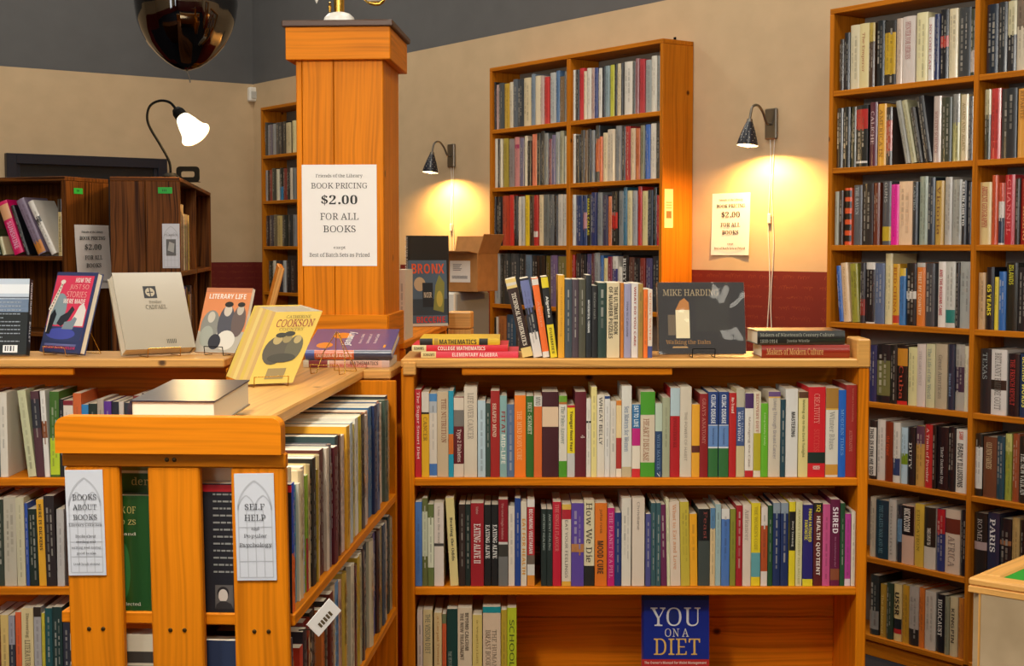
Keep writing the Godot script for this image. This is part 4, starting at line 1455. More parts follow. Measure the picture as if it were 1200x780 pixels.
	# books standing on top of the case
	var top := [
		"634 690 125 e0c478|l -92|b 135 150 d8d0c0|b 165 480 301810|t 190 470 e8dcc8 serif-bold 0.4 0 TECHNICAL MATHEMATICS", "691 738 120 22222c|l -74|b 125 270 6c74a4|b 400 545 dcd4cc", "740 775 118 ee6c22|l -62|b 118 150 dcd4c8|b 500 545 dcd4c8|t 235 370 e0a480 serif 0.45 0 Algebra", "779 815 110 1c1c1c|l -52|b 110 165 e4cc24|b 358 545 e4cc24|t 210 320 ece8dc sans-bold 0.5 0 Algebra|t 375 510 5c5410 sans-bold 0.35 0 DUMMIES",
		"817 851 100 e0a224|t 160 420 b07c1c sans 0.3 0 The Calculus Tutoring", "853 890 122 3c4850", "891 925 122 4a3c44", "926 961 122 4c4a38", "963 992 100 1c1e22|t 230 400 e0e0dc sans-bold 0.35 0 MATHEMATICAL THINKING", "994 1024 155 181a1c|t 190 330 8c8c84 serif 0.4 0 fearless math", "1025 1069 140 223c34",
		"1071 1138 140 dcc9a0|t 160 410 4a4438 sans-bold 0.3 0.2 THE ULTIMATE BOOK|t 160 430 4a4438 sans-bold 0.3 -0.2 OF NUMBER PUZZLES", "1142 1160 140 c87824", "1161 1197 145 9c98b4|t 240 420 4c4858 sans 0.3 0 How to Calculate", "1199 1234 142 dcd4cc|t 160 470 a0443c sans-bold 0.3 0.05 WHAT DO YOU CARE", "1235 1260 145 a8843c", "1262 1284 175 ec7424", "1285 1309 175 e4d4c0|b 470 530 4c5488|t 190 440 d86c34 serif 0.4 0 MUDDY WATER"]
	row({T = F, y = TOP_H, off = -0.022, z = [470.0, 300.0, 0.225], dep = 0.2, end = "pillar end", where = "standing on the low pine bookcase", group = "mathematics books standing on the low bookcase", jig = 0.004}, top)

func fill_left_case() -> void:
	var F := front_frame()
	var z := [0.0, 400.0, 0.28333]
	row({T = F, y = LOW_SHELVES[0], off = -0.012, z = z, dep = 0.17, end = "slatted rack end", where = "upper shelf behind the slatted rack", group = "books on the upper shelf behind the rack", span = [-1.766, -0.752], rev = true, jig = 0.004}, [
		"-62 -34 215 8c3c30", "-32 0 220 3c5c74", "2 33 212 d6cfc0", "116 150 205 c2c29a|l -40", "151 185 208 502c34|l -22|b 240 360 24242c", "186 207 205 dcd8d0|l -16|b 330 400 7c4420", "208 247 208 3c6418|b 400 552 b4cc2c", "248 264 240 1c1c1c", "265 305 245 dccfc0|b 240 265 7c1c24", "306 340 215 c86028", "341 369 262 2c7cb4", "370 404 258 1c2820", "405 432 240 b0a090", "434 464 248 5c2c8c", "466 494 250 20202c", "496 516 250 c8bcb0", "518 552 255 2c3038", "554 590 225 782c20", "592 640 215 4c2018"])
	z = [0.0, 560.0, 0.28333]
	row({T = F, y = LOW_SHELVES[1], off = -0.012, z = z, dep = 0.17, end = "slatted rack end", where = "second shelf behind the slatted rack", group = "books on the second shelf behind the rack", span = [-1.766, -0.752], rev = true, jig = 0.004}, [
		"-60 -22 80 5c5c48", "-20 18 90 30382c", "20 71 80 b8b09c", "73 107 82 c4bc9c|l -3", "109 122 105 2c4c9c|l -4", "123 160 130 15231c|l -6", "162 192 90 e0a424|l -8|t 110 300 3c2c10 sans-bold 0.4 0 HERE IS DICKENS", "193 236 75 241a18|l -8", "238 268 130 b8b4b0", "272 300 110 402c24", "302 336 118 8c7c60"])
	row({T = F, y = LOW_SHELVES[2], off = -0.012, z = z, dep = 0.17, end = "slatted rack end", where = "third shelf behind the slatted rack", group = "books on the third shelf behind the rack", span = [-1.766, -0.752], rev = true, jig = 0.004}, [
		"-50 -5 570 6c3428", "-3 5 570 7c2c20", "6 39 568 d4b46c", "40 66 570 30303c|b 560 690 98949c", "68 92 556 d85c2c", "93 142 540 d8c490|t 560 660 5c4c30 serif 0.35 0 Discovering|t 670 790 5c4c30 serif 0.45 0 LITERATURE", "144 174 535 a8a4a4|b 535 575 30241c", "176 189 560 c4b434", "190 219 540 1c4c50", "221 262 535 1a3430", "264 292 580 2c2c38", "294 330 560 4c2c28"])

func fill_aisle_rack() -> void:
	var S := rack_side_frame()
	# seen edge on: position along the rack, thickness, height and colours are set out in metres
	var up := [[0.022, 0.178, "1c4cc0", "ee6a20"], [0.012, 0.205, "e8d8b4", ""], [0.03, 0.172, "2c94b0", ""], [0.010, 0.176, "e4d9be", ""], [0.022, 0.20, "dcc8a0", ""], [0.022, 0.206, "dccab4", "a8c4dc"], [0.016, 0.19, "8cac34", "a81c28"], [0.018, 0.21, "dcc48c", ""], [0.026, 0.222, "1e1e1c", ""], [0.012, 0.20, "a88c24", ""], [0.03, 0.226, "e0cc94", ""], [0.03, 0.236, "5c3028", ""], [0.022, 0.238, "d8c8b4", ""], [0.024, 0.244, "60606a", ""], [0.032, 0.236, "601824", ""], [0.026, 0.252, "2c4448", ""], [0.026, 0.25, "4c2c24", ""], [0.026, 0.245, "d4bcb0", ""], [0.03, 0.262, "e0a62c", ""], [0.018, 0.236, "d8d0c0", ""], [0.024, 0.262, "b8c4c8", ""], [0.02, 0.244, "a8a08c", ""], [0.018, 0.25, "c4b454", ""], [0.03, 0.27, "e0dcd0", ""], [0.026, 0.262, "c8b42c", ""], [0.034, 0.272, "14181c", ""], [0.026, 0.252, "c4b8b0", ""], [0.028, 0.258, "d8ae94", ""], [0.02, 0.25, "a4a0a8", ""], [0.034, 0.266, "3c6c94", ""], [0.036, 0.276, "24345c", ""], [0.03, 0.262, "4c6488", ""], [0.03, 0.262, "8c4434", ""], [0.034, 0.25, "d4c8b4", ""], [0.03, 0.255, "44584c", ""], [0.035, 0.262, "2c2c34", ""], [0.03, 0.24, "b09c5c", ""]]
	var low := [[0.026, 0.20, "24304c", ""], [0.02, 0.19, "e0b428", ""], [0.024, 0.18, "c83c28", ""], [0.03, 0.205, "24202c", ""], [0.04, 0.215, "74181c", ""], [0.016, 0.2, "dcd0b8", ""], [0.03, 0.225, "22221e", ""], [0.022, 0.228, "2c2824", ""], [0.022, 0.22, "d8742c", ""], [0.026, 0.235, "201c1c", ""], [0.026, 0.232, "d8c49c", ""], [0.03, 0.24, "6c241c", ""], [0.022, 0.23, "9c1c28", ""], [0.03, 0.25, "d4c4a0", ""], [0.034, 0.246, "5c94c4", ""], [0.026, 0.24, "c89c84", ""], [0.03, 0.252, "c4a444", ""], [0.03, 0.25, "302c28", ""], [0.036, 0.262, "dcd0b4", ""], [0.034, 0.24, "3c1c2c", ""], [0.028, 0.256, "c8a42c", ""], [0.026, 0.25, "c0b890", ""], [0.028, 0.256, "30383c", ""], [0.03, 0.25, "d8d4cc", ""], [0.034, 0.262, "1c2c3c", ""], [0.04, 0.256, "d4c8a8", ""], [0.03, 0.262, "243040", ""], [0.034, 0.258, "5c5488", ""], [0.03, 0.25, "2c2424", ""], [0.03, 0.255, "8c7444", ""], [0.034, 0.25, "445064", ""], [0.03, 0.25, "b8a890", ""], [0.03, 0.24, "603028", ""], [0.03, 0.25, "283838", ""], [0.03, 0.24, "a08c64", ""]]
	rack_row(S, up, RACK_SHELVES[0], "upper shelf of slatted aisle rack", "self help books on the upper rack shelf", 0.26)
	rack_row(S, low, RACK_SHELVES[1], "second shelf of slatted aisle rack", "self help books on the second rack shelf", 0.25)
	# other face: only the first volumes show between the slats
	var P := rack_frame()
	var N := Transform3D(Basis(P.basis.z, Vector3.UP, -P.basis.x), P * Vector3(-0.197, 0, 0))
	var g := thing("hardcover_book", N * Transform3D(Basis(), Vector3(-0.045, RACK_SHELVES[0] + 0.0006, 0)), "dark green hardcover behind the first gap of the slatted rack end", "book", "books seen between the slats")
	book_body(g, 0.034, 0.203, 0.165, lin("1d4a1e"), {kind = "h"})
	cover_print(g, 0.034, 0.165, 0.203, false, [["e", 0.10, 0.07, 0.012, 0.05, "2f6a34"]], [["THE BOOK OF", "b8a860", 0.083, 0.178, 0.08, 0.012, "serif"], ["JIGS AND ZS", "b8a860", 0.083, 0.155, 0.08, 0.012, "serif"], ["reading and", "d8d0b8", 0.088, 0.135, 0.07, 0.007, "serif"], ["collected", "c8c8b0", 0.11, 0.012, 0.04, 0.006, "serif"]])
	var g2 := thing("hardcover_book", N * Transform3D(Basis(), Vector3(-0.085, RACK_SHELVES[0] + 0.0006, 0)), "tall gold and green hardcover behind the dark green one in the rack", "book", "books seen between the slats")
	book_body(g2, 0.03, 0.262, 0.17, lin("7c7c2c"), {kind = "h", bands = [[0.0, 0.205, "2c5424"]]})
	cover_print(g2, 0.03, 0.17, 0.262, false, [["r", 0.0, 0.254, 0.17, 0.262, "d8d0a0"], ["r", 0.0, 0.236, 0.17, 0.241, "e0d8b0"], ["r", 0.0, 0.0, 0.17, 0.236, "35601f"]], [["der", "d8c878", 0.118, 0.222, 0.03, 0.014, "serif-italic"]])
	var lo := thing("paperback_book", N * Transform3D(Basis(), Vector3(-0.05, RACK_SHELVES[1] + 0.0006, 0)), "cream paperback low behind the first gap of the slatted rack end", "book", "books seen between the slats")
	book_body(lo, 0.04, 0.255, 0.17, lin("c8bca4"), {})
	cover_print(lo, 0.04, 0.17, 0.255, false, [["r", 0.0, 0.10, 0.17, 0.2, "8c8474"], ["r", 0.0, 0.205, 0.17, 0.225, "38342c"]], [])
	# price card clipped to the shelf edge
	var T := S * Transform3D(Basis(Vector3.UP, -0.95) * Basis(Vector3(0, 0, 1), 0.75), Vector3(0.05, RACK_SHELVES[0] - 0.012, 0.045))
	var tg := thing("shelf_card", T, "cream shelf card clipped under the upper shelf of the aisle rack", "card")
	board(tg, "card", Vector3(-0.03, -0.017, 0.0), Vector3(0.03, 0.017, 0.0012), M.paper, 0, 0.0003)
	part(tg, "clip", tube_mesh([Vector3(-0.026, 0.0, -0.0015), Vector3(-0.042, 0.006, -0.028)], 0.0015, 6), M.steel)
	var tp := begin()
	for i in 5:
		quad(tp, Vector3(-0.016 + i * 0.0066, -0.009, 0.0016), Vector3(-0.016 + i * 0.0066, 0.001, 0.0016), Vector3(-0.0115 + i * 0.0066, 0.001, 0.0016), Vector3(-0.0115 + i * 0.0066, -0.009, 0.0016), Vector3(0, 0, 1), lin("5c4c34"))
	part(tg, "card_print", tp.commit(), M.print)

func rack_row(S: Transform3D, list: Array, y: float, where: String, group: String, room: float) -> void:
	var x := 0.026
	var all := 0.0
	for q in list:
		all += q[0]
	var fill := clampf(1.238 / all, 1.0, 1.4)
	for i in list.size():
		var q: Array = list[i]
		var w: float = q[0] * fill
		if x + w > 1.266:
			break
		var h := minf(q[1] + maxf(0.0, 0.048 - 0.0036 * i), room)
		var hard := i % 3 == 1
		var kind_word := "hardcover" if hard else "paperback"
		var seen := Color(q[2])
		var bands := []
		var two := ""
		if q[3] != "":
			bands = [[0.0, h * 0.46, q[3]]]
			two = " and " + colour_name(Color(q[3]))
		var sw := size_word(w, h)
		var label := "%s%s%s %s, %s from the slatted end, %s" % [sw + " " if sw != "" and two == "" else "", colour_name(seen), two, kind_word, ordinal(i + 1), where]
		var n := thing(kind_word + "_book", S * Transform3D(Basis(), Vector3(x + w * 0.5, y + 0.0006, -0.002 - rng.randf_range(0.0, 0.014))), label, "book", group)
		var dep := clampf(h * 0.68, 0.11, 0.16) if i > 0 else 0.16
		book_body(n, w - 0.0005, h, dep, lin(q[2]), {kind = "h" if hard else "p", bands = bands})
		if i == 0 and two != "":
			# back cover seen between the slats
			cover_print(n, w - 0.0005, dep, h, true, [["r", 0.0, 0.0, dep, h, "1c1c1e"], ["r", 0.0, h - 0.014, dep, h - 0.002, "c02028"], ["r", 0.024, 0.006, 0.056, 0.048, "5c5854"], ["e", 0.038, 0.034, 0.0105, 0.0115, "24201e"], ["e", 0.038, 0.0295, 0.0085, 0.0115, "c8bcb0"], ["p", [[0.024, 0.006], [0.056, 0.006], [0.052, 0.015], [0.042, 0.02], [0.034, 0.02], [0.026, 0.014]], "2c2a2a"]], [])
			lines_print(n, w - 0.0005, dep, h, 0.022, 0.095, 0.07, h - 0.02, 12, "8a8a86")
		x += w

func fill_wall_cases() -> void:
	var C := case_frame()
	var base := {T = C, off = -0.010, kind = "h", dep = 0.16, end = "lamp side", jig = 0.006, room = 0.272}
	var nth := ["top", "second", "third", "fourth", "fifth", "sixth", "seventh", "bottom"]
	# corner case, bay beside the lamp: crops of the notes
	var za := [960.0, 0.0, 0.25641]
	var zb := [960.0, 190.0, 0.25641]
	var zc := [960.0, 380.0, 0.25641]
	var zd := [960.0, 570.0, 0.26936]
	var bay := [
		[za, ["84 104 180 3c342c", "105 131 150 24262a", "133 174 115 d8cfb0", "175 219 108 e0d29c|t 150 330 a85c40 serif 0.35 0 The Emperor", "220 248 105 4a362a|b 105 190 b8a04c", "255 290 95 1c1f24", "291 341 95 2c2a26|b 150 340 c8a42c", "342 371 85 c8b4a4", "372 428 75 d4cac4|t 100 270 a04c50 serif 0.4 0 HUNTER FOR HEROES", "438 487 58 e4dcae", "488 517 80 dcd8d4|t 110 320 a84048 serif 0.35 0 NO ONE CAN", "518 544 65 24305c", "546 584 45 1c1c20|b 165 215 b03428", "585 625 40 dccfae", "628 684 35 3c3e42", "685 715 40 3c4230|b 230 330 c4b8b0"]],
		[za, ["74 101 495 34302c", "103 135 490 1e2226", "137 161 488 3c3c28", "163 215 482 1f2226|b 500 590 b82c28|b 736 746 d8d4d0", "222 256 468 5c2838|t 510 660 d8c4c8 serif 0.45 0 CALICHE", "258 296 475 e0a83c|t 500 720 8c5c1c serif 0.4 0 AMERICA IN", "298 327 490 38302c|b 550 690 a83c24", "386 411 460 9c9c94|l -50", "413 440 458 b4b08c|l -50", "446 470 490 3c3a38|l -42", "476 512 440 2c2c30|l -44", "514 549 440 c4b4ac|t 510 700 8c4c50 serif 0.4 0 SOLVENT SCHUMER", "550 599 445 3c4034", "600 634 430 b0ac74|b 430 560 8c8c88", "636 671 432 d4c4a0|t 470 690 8c7448 serif 0.4 0 AGAIN AND AGAIN", "672 700 440 55585c"]],
		[zb, ["66 84 135 a4a494", "86 104 130 3c2c24", "106 138 118 e0582c|s|b 130 160 1c1c1c|b 180 210 1c1c1c|b 235 262 1c1c1c|b 285 312 1c1c1c|b 335 362 1c1c1c", "148 186 105 5c6064|t 115 240 a8b0b4 serif-bold 0.4 0 THE RAVEN", "188 238 98 2e2a28", "239 268 95 6c3020", "280 319 88 54565a|b 295 360 c4a82c|t 95 185 b8b8b4 sans 0.35 0 GUNS", "320 357 102 e8209c|t 120 340 9c2068 sans 0.2 0 The pink years of living", "358 418 88 ecc8a4", "420 446 90 2c3438|t 110 220 a4acac serif 0.35 0 CASTRO", "450 487 65 98a494", "488 521 70 24303c", "522 560 85 c09c4c|t 110 330 6c3c28 serif 0.4 0 Victoria", "565 598 68 b4b0a8", "600 642 80 a4a49c", "643 668 85 20262e|t 90 290 e0e0dc sans-bold 0.45 0 BERLIN GHETTO", "669 692 90 1e2430"]],
		[zb, ["84 106 475 2c64b8|l -18", "108 140 462 e4c49c|l -18|t 480 700 b08460 serif 0.35 0 the American Library", "142 177 465 9c9838|l -14", "180 204 460 2e2e32|b 625 700 8c2820", "206 246 458 dcd8d0|b 490 730 1c1c20", "247 290 462 5c6c8c", "291 324 415 dccfa0", "326 358 465 d8a430|b 700 735 c03c28|t 480 690 a4441c serif 0.4 0 RED CHINA", "359 388 485 3c78b4|b 485 520 d8b438", "389 434 462 1f1f21|b 590 625 dcd8d0", "437 475 460 dc7c34|b 460 480 b8b4ac|t 500 700 ecc49c sans-bold 0.4 0 TIBET MY COUNTRY", "478 520 462 44464a", "536 570 455 e4dcd4|t 490 700 b02838 sans-bold 0.4 0 AND THE RUSSIANS CAME", "571 614 455 c8c8c0|b 675 735 1f7c74", "615 634 460 1e201f", "636 689 455 a4a8a4"]],
		[zc, ["222 256 95 28305c", "258 318 92 1f2124|b 165 325 6c6c40", "319 349 95 1c1d20", "350 396 95 1e1a1a|b 110 190 c8882c|b 350 372 c82c28|t 190 340 b8442c serif 0.4 0 Cuba", "398 438 105 d8d29c", "440 479 90 d6c8c0|t 120 280 a89c98 serif 0.3 0 THE GREATEST", "481 521 90 ccc8a0|t 110 340 7c8c8c serif 0.4 0 The Life of the World", "523 576 90 b8aa90|t 140 340 7c7468 serif 0.35 0 Great American", "580 611 92 222c40|t 225 330 8ca0c0 serif 0.3 0 Susan Reed", "612 654 92 a8a49c|b 195 310 3c2c44", "656 681 100 d4d0b8"]],
		[zc, ["222 254 440 222224|b 470 690 dcd8d0|t 475 685 222222 sans-bold 0.5 0 THIS IS FINE HE DID", "256 293 435 dcd4cc", "294 329 445 7c3420|t 510 600 d85428 serif 0.4 0 the Great", "331 363 448 dcd8d0|b 612 690 28406c", "365 394 472 b4d0e0|b 590 640 7c9c28", "395 430 470 1c2026|t 540 660 d8d8d4 serif 0.35 0 DUTY", "432 471 465 c49850|b 465 545 5c3c50", "476 510 458 b8282c|t 475 720 e8d4c8 serif 0.35 0 A Train of Powder", "511 529 462 1e1a1c", "530 580 470 1d1b1e|t 560 730 c8c4c0 serif 0.35 0 Their Darkest Day", "581 613 470 1b1b1d", "615 669 480 e0dcd4|t 545 745 2c2c2c sans-bold 0.45 -0.05 DEADLY ILLUSIONS|t 490 525 c04838 sans-bold 0.35 0 SAM"]],
		[zd, ["212 238 45 c4bca8|h", "240 294 60 1c3c4c|t 80 290 6c98a8 serif 0.3 0 THE SLAVES WAR AND ME", "295 328 55 c8c4bc|t 80 300 9c9890 serif 0.3 0 Beautiful", "330 351 80 24303c|b 140 240 6c98bc", "353 405 80 dcb8a4|b 84 212 1c1c1e|t 95 195 ece8e0 sans-bold 0.5 0 MICROCOSM", "409 448 75 dcb848|t 100 280 8c7428 serif 0.3 0 EDUCATION", "450 500 90 d6cfc2|b 90 262 2c2824|t 180 255 e8e0d4 sans-bold 0.3 0 THREE CUPS OF TEA", "503 538 98 2c3c78|b 98 205 b82430", "540 604 100 dcc8b4|b 140 205 703428|t 215 350 8c7c74 serif 0.45 0 AFRICA", "606 634 105 1c2028"]],
		[zd, ["212 250 385 2c3434|b 540 620 8c8c88", "256 284 425 b08c34|t 470 640 dcc474 serif 0.35 0 The Rehearsal", "286 314 420 344434", "316 350 425 dcc68c|b 575 620 1f2428|b 620 640 c02c28|t 460 560 24221e sans-bold 0.55 0 USSR", "352 381 430 c8982c", "383 425 435 b4aca4|b 620 700 302824", "426 450 440 d8782c", "453 499 455 c8c0b4", "501 539 470 1b1c1e|t 490 650 e0dcd4 serif-bold 0.45 0 HOLOCAUST", "540 559 480 8c8c74", "561 595 480 d0c098|t 530 680 5c5444 sans-bold 0.4 0 KINGPIN", "596 622 485 c87c2c"]]]
	for i in bay.size():
		var cfg: Dictionary = base.duplicate()
		cfg.y = TALL_SHELVES[i]
		cfg.z = bay[i][0]
		cfg.span = [0.258, 0.915]
		cfg.where = "%s shelf, inner bay of corner bookcase" % nth[i]
		cfg.group = "hardcovers in the inner bay, %s shelf" % nth[i]
		row(cfg, bay[i][1])
	var outer := [
		[za, ["755 806 20 1c2634", "810 851 10 2a2c30", "854 895 5 242628|b 5 160 c8c09c", "897 950 0 cfc4ae|b 0 120 7c6c5c", "955 1000 0 3c3c40"]],
		[za, ["744 776 408 34362c|b 410 525 b8b08c", "778 822 405 c03c38", "826 895 405 2e3032", "900 945 405 dc9c44|t 415 545 7c4c1c serif 0.35 0 REPARTEE", "950 1000 405 2c3444"]],
		[zb, ["718 776 92 dcc48c|t 110 300 b04c3c serif-bold 0.45 0 ARDENT GEOGRAPHY", "778 807 60 c8502c", "809 836 95 dcd4cc|b 95 180 c84c34|b 255 370 1f2c44", "840 884 58 b8202c|t 80 330 e88888 serif 0.4 0 CHANNEL", "886 910 75 2c2420", "912 960 75 98201c|t 200 360 d89c5c serif-bold 0.4 0 RISING"]],
		[zb, ["720 752 505 c8a478", "754 790 480 1c1c1e|b 600 700 2c2a18|t 560 700 e4d030 sans-bold 0.5 0 65 YEARS", "792 810 525 e0cc44", "812 845 500 2c68b0", "847 899 460 20241e|t 470 560 b8b42c sans-bold 0.4 0 ISLANDS", "901 950 480 22222a"]],
		[zc, ["726 777 112 24282c|t 130 250 909898 serif 0.4 0 TEXAS", "779 849 115 dcd8d4|t 130 390 5c5850 serif 0.4 0 BRITANNY EMPIRE GOTT|b 255 300 302824", "852 904 135 1f1c1f|t 160 370 c83c34 serif 0.4 0 THE FRENCH REVOLT", "906 955 135 24385c|t 150 380 e0d864 sans-bold 0.4 0 BEHIND WORDS"]],
		[zc, ["704 737 500 24221f|b 560 750 d8d8d4", "739 800 515 6c4430|t 540 660 d8c498 serif 0.4 0 OLD NEW FARMERS", "802 837 512 1e4858", "839 869 500 98a040|b 500 580 c4c474", "872 904 500 984c2c", "906 955 515 2a2824|t 590 780 c8c8c0 serif-bold 0.5 0 THE NEW VATICAN"]],
		[zd, ["666 721 115 1f2226|t 140 235 b8b4b0 serif 0.35 0 ROME|b 240 275 b4a0a0", "723 774 115 28304c|t 140 285 e4e4e4 serif-bold 0.45 0 PARIS", "776 826 140 1e1f22|b 235 255 a06c48", "828 860 135 c4a468", "862 900 150 201c1c"]]]
	for i in outer.size():
		var cfg: Dictionary = base.duplicate()
		cfg.y = TALL_SHELVES[i]
		cfg.z = outer[i][0]
		cfg.end = "divider"
		cfg.span = [0.937, 1.599]
		cfg.where = "%s shelf, outer bay of corner bookcase" % nth[i]
		cfg.group = "hardcovers in the outer bay, %s shelf" % nth[i]
		row(cfg, outer[i][1])
	# case between the lamps; two bays. The smallest rows of the picture are joined as one
	far_tool = [begin(), begin()]
	var m1 := [560.0, 30.0, 0.225]
	var m2 := [560.0, 190.0, 0.225]
	var boxes := [
		[m1, ["74 87 295 202024", "88 103 308 b89c98", "104 131 300 4c5256", "133 160 302 c8a43c", "161 178 295 d4c8b0", "179 202 280 5c646c", "203 231 280 3c4248", "233 268 272 dccca8", "269 289 252 7c8c9c", "291 320 262 e0d2b4|t 275 400 6c5c48 serif-bold 0.45 0 DIANA", "321 339 262 c4aca4", "341 366 268 cc3c3c", "369 399 245 b8bcbc", "400 418 235 5878a0", "419 442 265 7c6448", "444 464 238 848888"]],
		[m1, ["74 100 590 d4cfc4|t 600 740 3c3c3c sans-bold 0.5 0 STAR MAKERS", "101 112 590 1f2124", "113 124 590 dcd4bc", "126 152 588 a8963c", "154 181 590 8c8484", "183 208 580 c88484|b 620 640 a02c5c", "210 232 585 6c6884", "235 252 575 d8d0b8", "253 273 600 24262a", "275 300 565 dc7c60", "301 320 560 26282a", "321 340 550 2c3034", "342 361 560 888c8c", "362 378 590 7c3c4c", "379 398 570 6c6488", "400 420 555 98a0a0", "421 442 548 9c9c84", "444 464 575 d0d0c0"]],
		[m2, ["75 90 180 2c2a2c", "92 122 180 26292e", "124 158 175 b8442c", "160 182 170 cc342c|t 190 400 e8c0b0 serif 0.35 0 DEEP WATER", "184 200 175 1f1f22", "202 218 180 dcd6c8", "220 238 178 b8b8b4", "240 262 172 e4c428", "263 284 175 3c2c24", "286 308 172 b82c2c|b 360 390 e0d4cc", "310 332 170 dccaa4", "335 364 168 6c7270", "366 388 168 60666a", "389 406 172 222428", "408 434 168 c8c4bc", "436 460 168 d0ccc0"]],
		[m2, ["76 110 475 a8b0b4", "112 128 480 2e3234", "130 165 475 3c4042", "166 208 475 44484a", "210 240 478 2c3234", "242 275 482 60788c", "277 315 485 1f1f1e", "316 345 485 242420|t 520 640 c8b43c serif 0.4 0 JAZZ", "347 370 488 5c5418", "372 408 485 6c5c84", "410 456 490 706c40"]],
		[m2, ["74 86 808 302820", "88 98 805 e0dcd0", "100 140 800 b87440", "142 190 795 3c5c78", "192 250 800 5c4c40", "252 300 790 2c3840"]]]
	var signs := [
		[m1, ["481 500 232 dcd8d0", "501 519 230 383a3c", "521 545 222 cc3840", "546 561 238 dcd0b4", "563 585 222 dcd8cc", "586 602 220 c4a49c", "603 619 220 34407c", "621 639 222 e0dcd4", "641 655 215 1c1c1e", "657 680 210 8ca0a8", "681 703 205 c4c448", "705 717 200 222426", "718 740 198 dccfae", "741 751 195 3c3c3e", "753 795 188 e0dcd2", "796 812 188 5c605e", "815 833 172 9c6c70", "834 862 175 b83c44", "864 896 178 a0a8a8", "898 926 158 dcd8cc", "929 945 158 909898"]],
		[m1, ["482 502 565 dcd8d0", "503 525 572 2c3034", "527 546 545 3a3634", "548 566 545 7c6450", "568 584 540 1f2123", "586 602 545 84888a", "604 626 520 3c4044|b 590 760 c86438", "627 642 578 dc6c3c", "644 668 558 dccca8", "670 708 540 d4c8b4", "712 742 522 84888c", "744 760 525 242628", "762 788 525 b0282c", "790 814 535 d4bc9c", "815 838 535 c0683c", "840 862 520 7c7c64", "864 888 515 2860b4", "890 920 510 dcd6cc", "922 944 508 26282a"]],
		[m2, ["482 504 170 d4d4d0", "506 540 175 1f386c", "541 560 175 1f386c|b 262 345 c48c94", "562 583 168 1c1e1e|t 190 380 d8cc3c sans-bold 0.45 0 MARIA CALLAS", "585 614 158 243468", "616 642 158 848a8e", "644 668 172 3c3a54", "670 690 178 dc8458", "691 722 152 1f1f20|b 262 345 c82c28", "724 748 150 7c8284", "750 770 132 38708c", "772 797 148 dcd0a4", "800 824 148 a0a4a8", "826 846 108 c0302c", "848 876 150 dccf98", "878 904 145 2c3848", "906 922 132 1f2326", "926 944 172 b8202c"]],
		[m2, ["476 500 482 a82c24", "502 528 475 22262a", "530 556 480 1f2022", "558 582 478 4c4878", "584 600 475 5c2c34", "602 628 472 94989a", "630 646 485 3468a8", "648 668 500 dccf98", "670 692 492 84243c", "694 722 490 dcd8d0|b 555 625 3c3c78", "724 746 545 e0dcd0", "748 776 485 1e1f20|t 500 620 dcdcd8 serif-bold 0.5 0 RUSTY", "778 806 495 5c3c34", "808 836 500 1c1c1e", "838 864 500 84342c", "866 898 500 4c4870", "900 942 490 2c3438"]]]
	for side in 2:
		var sets: Array = boxes if side == 0 else signs
		for i in sets.size():
			var cfg: Dictionary = base.duplicate()
			if side == 0:
				cfg.stuff = true
			cfg.y = TALL_SHELVES[i]
			cfg.z = sets[i][0]
			cfg.end = "carton side"
			cfg.span = [-2.079, -1.447] if side == 0 else [-1.417, -0.766]
			cfg.where = "%s shelf, %s bay between the lamps" % [nth[i], "first" if side == 0 else "second"]
			cfg.group = "hardcovers between the lamps, %s bay, %s shelf" % ["first" if side == 0 else "second", nth[i]]
			row(cfg, sets[i][1])
	# narrow case behind the pillar
	var zs := [300.0, 120.0, 0.29487]
	var thin := [
		["32 42 80 3c3c3c", "43 50 90 8c8c90", "51 62 88 6c6470", "63 74 85 909090", "75 88 80 3c3e40", "89 102 78 24262a", "103 116 75 202224", "117 138 80 34302c|b 80 215 c8b890", "140 154 72 dccf9c"],
		["34 42 270 98989a", "43 50 270 3c2c28", "51 60 268 8c3c34", "61 74 262 44443c", "76 88 265 dcd4b8", "90 104 260 1f2426|b 335 405 2c7cac", "105 118 262 7c2c28", "119 130 260 2c2c2e", "131 142 260 d8ccb8", "143 156 260 787c7c"],
		["36 50 450 30262c", "52 66 448 50484c", "68 80 446 70644c", "81 100 450 c8b070", "102 122 448 34342c", "124 140 446 2c3034", "142 156 446 84868a"],
		["46 62 630 3c3c30", "64 74 628 dcd4c0", "75 86 628 3c4044", "88 100 628 30343a", "102 114 628 b8bcbc", "116 132 628 2c2c2c", "134 150 628 40342c"]]
	for i in thin.size():
		var cfg: Dictionary = base.duplicate()
		cfg.stuff = true
		cfg.y = TALL_SHELVES[i]
		cfg.z = zs
		cfg.end = "wall corner"
		cfg.span = [-4.754, -4.021]
		cfg.where = "%s shelf of narrow case behind pillar" % nth[i]
		cfg.group = "hardcovers behind the pillar, %s shelf" % nth[i]
		row(cfg, thin[i])
	var far := MeshInstance3D.new()
	far.name = "far_books"
	var fm: ArrayMesh = far_tool[0].commit()
	far_tool[1].commit(fm)
	fm.surface_set_material(0, M.page)
	fm.surface_set_material(1, M.gloss)
	far.mesh = fm
	far.set_meta("label", "rows of small jacketed hardcovers in the carton-side bay and behind the pillar")
	far.set_meta("category", "books")
	far.set_meta("kind", "stuff")
	add_child(far)
	# taped up bookmark on the case between the lamps
	var S := C * Transform3D(Basis(Vector3.UP, PI / 2), Vector3(-0.745, 0, 0))
	var q0 := on_frame(778, 220, S, 0.0)
	var q1 := on_frame(789, 268, S, 0.0)
	var bm := thing("bookmark", S * Transform3D(Basis(), Vector3((q0.x + q1.x) * 0.5, (q0.y + q1.y) * 0.5, 0.0006)), "cream printed bookmark taped to the side of the tall wall bookcase", "bookmark")
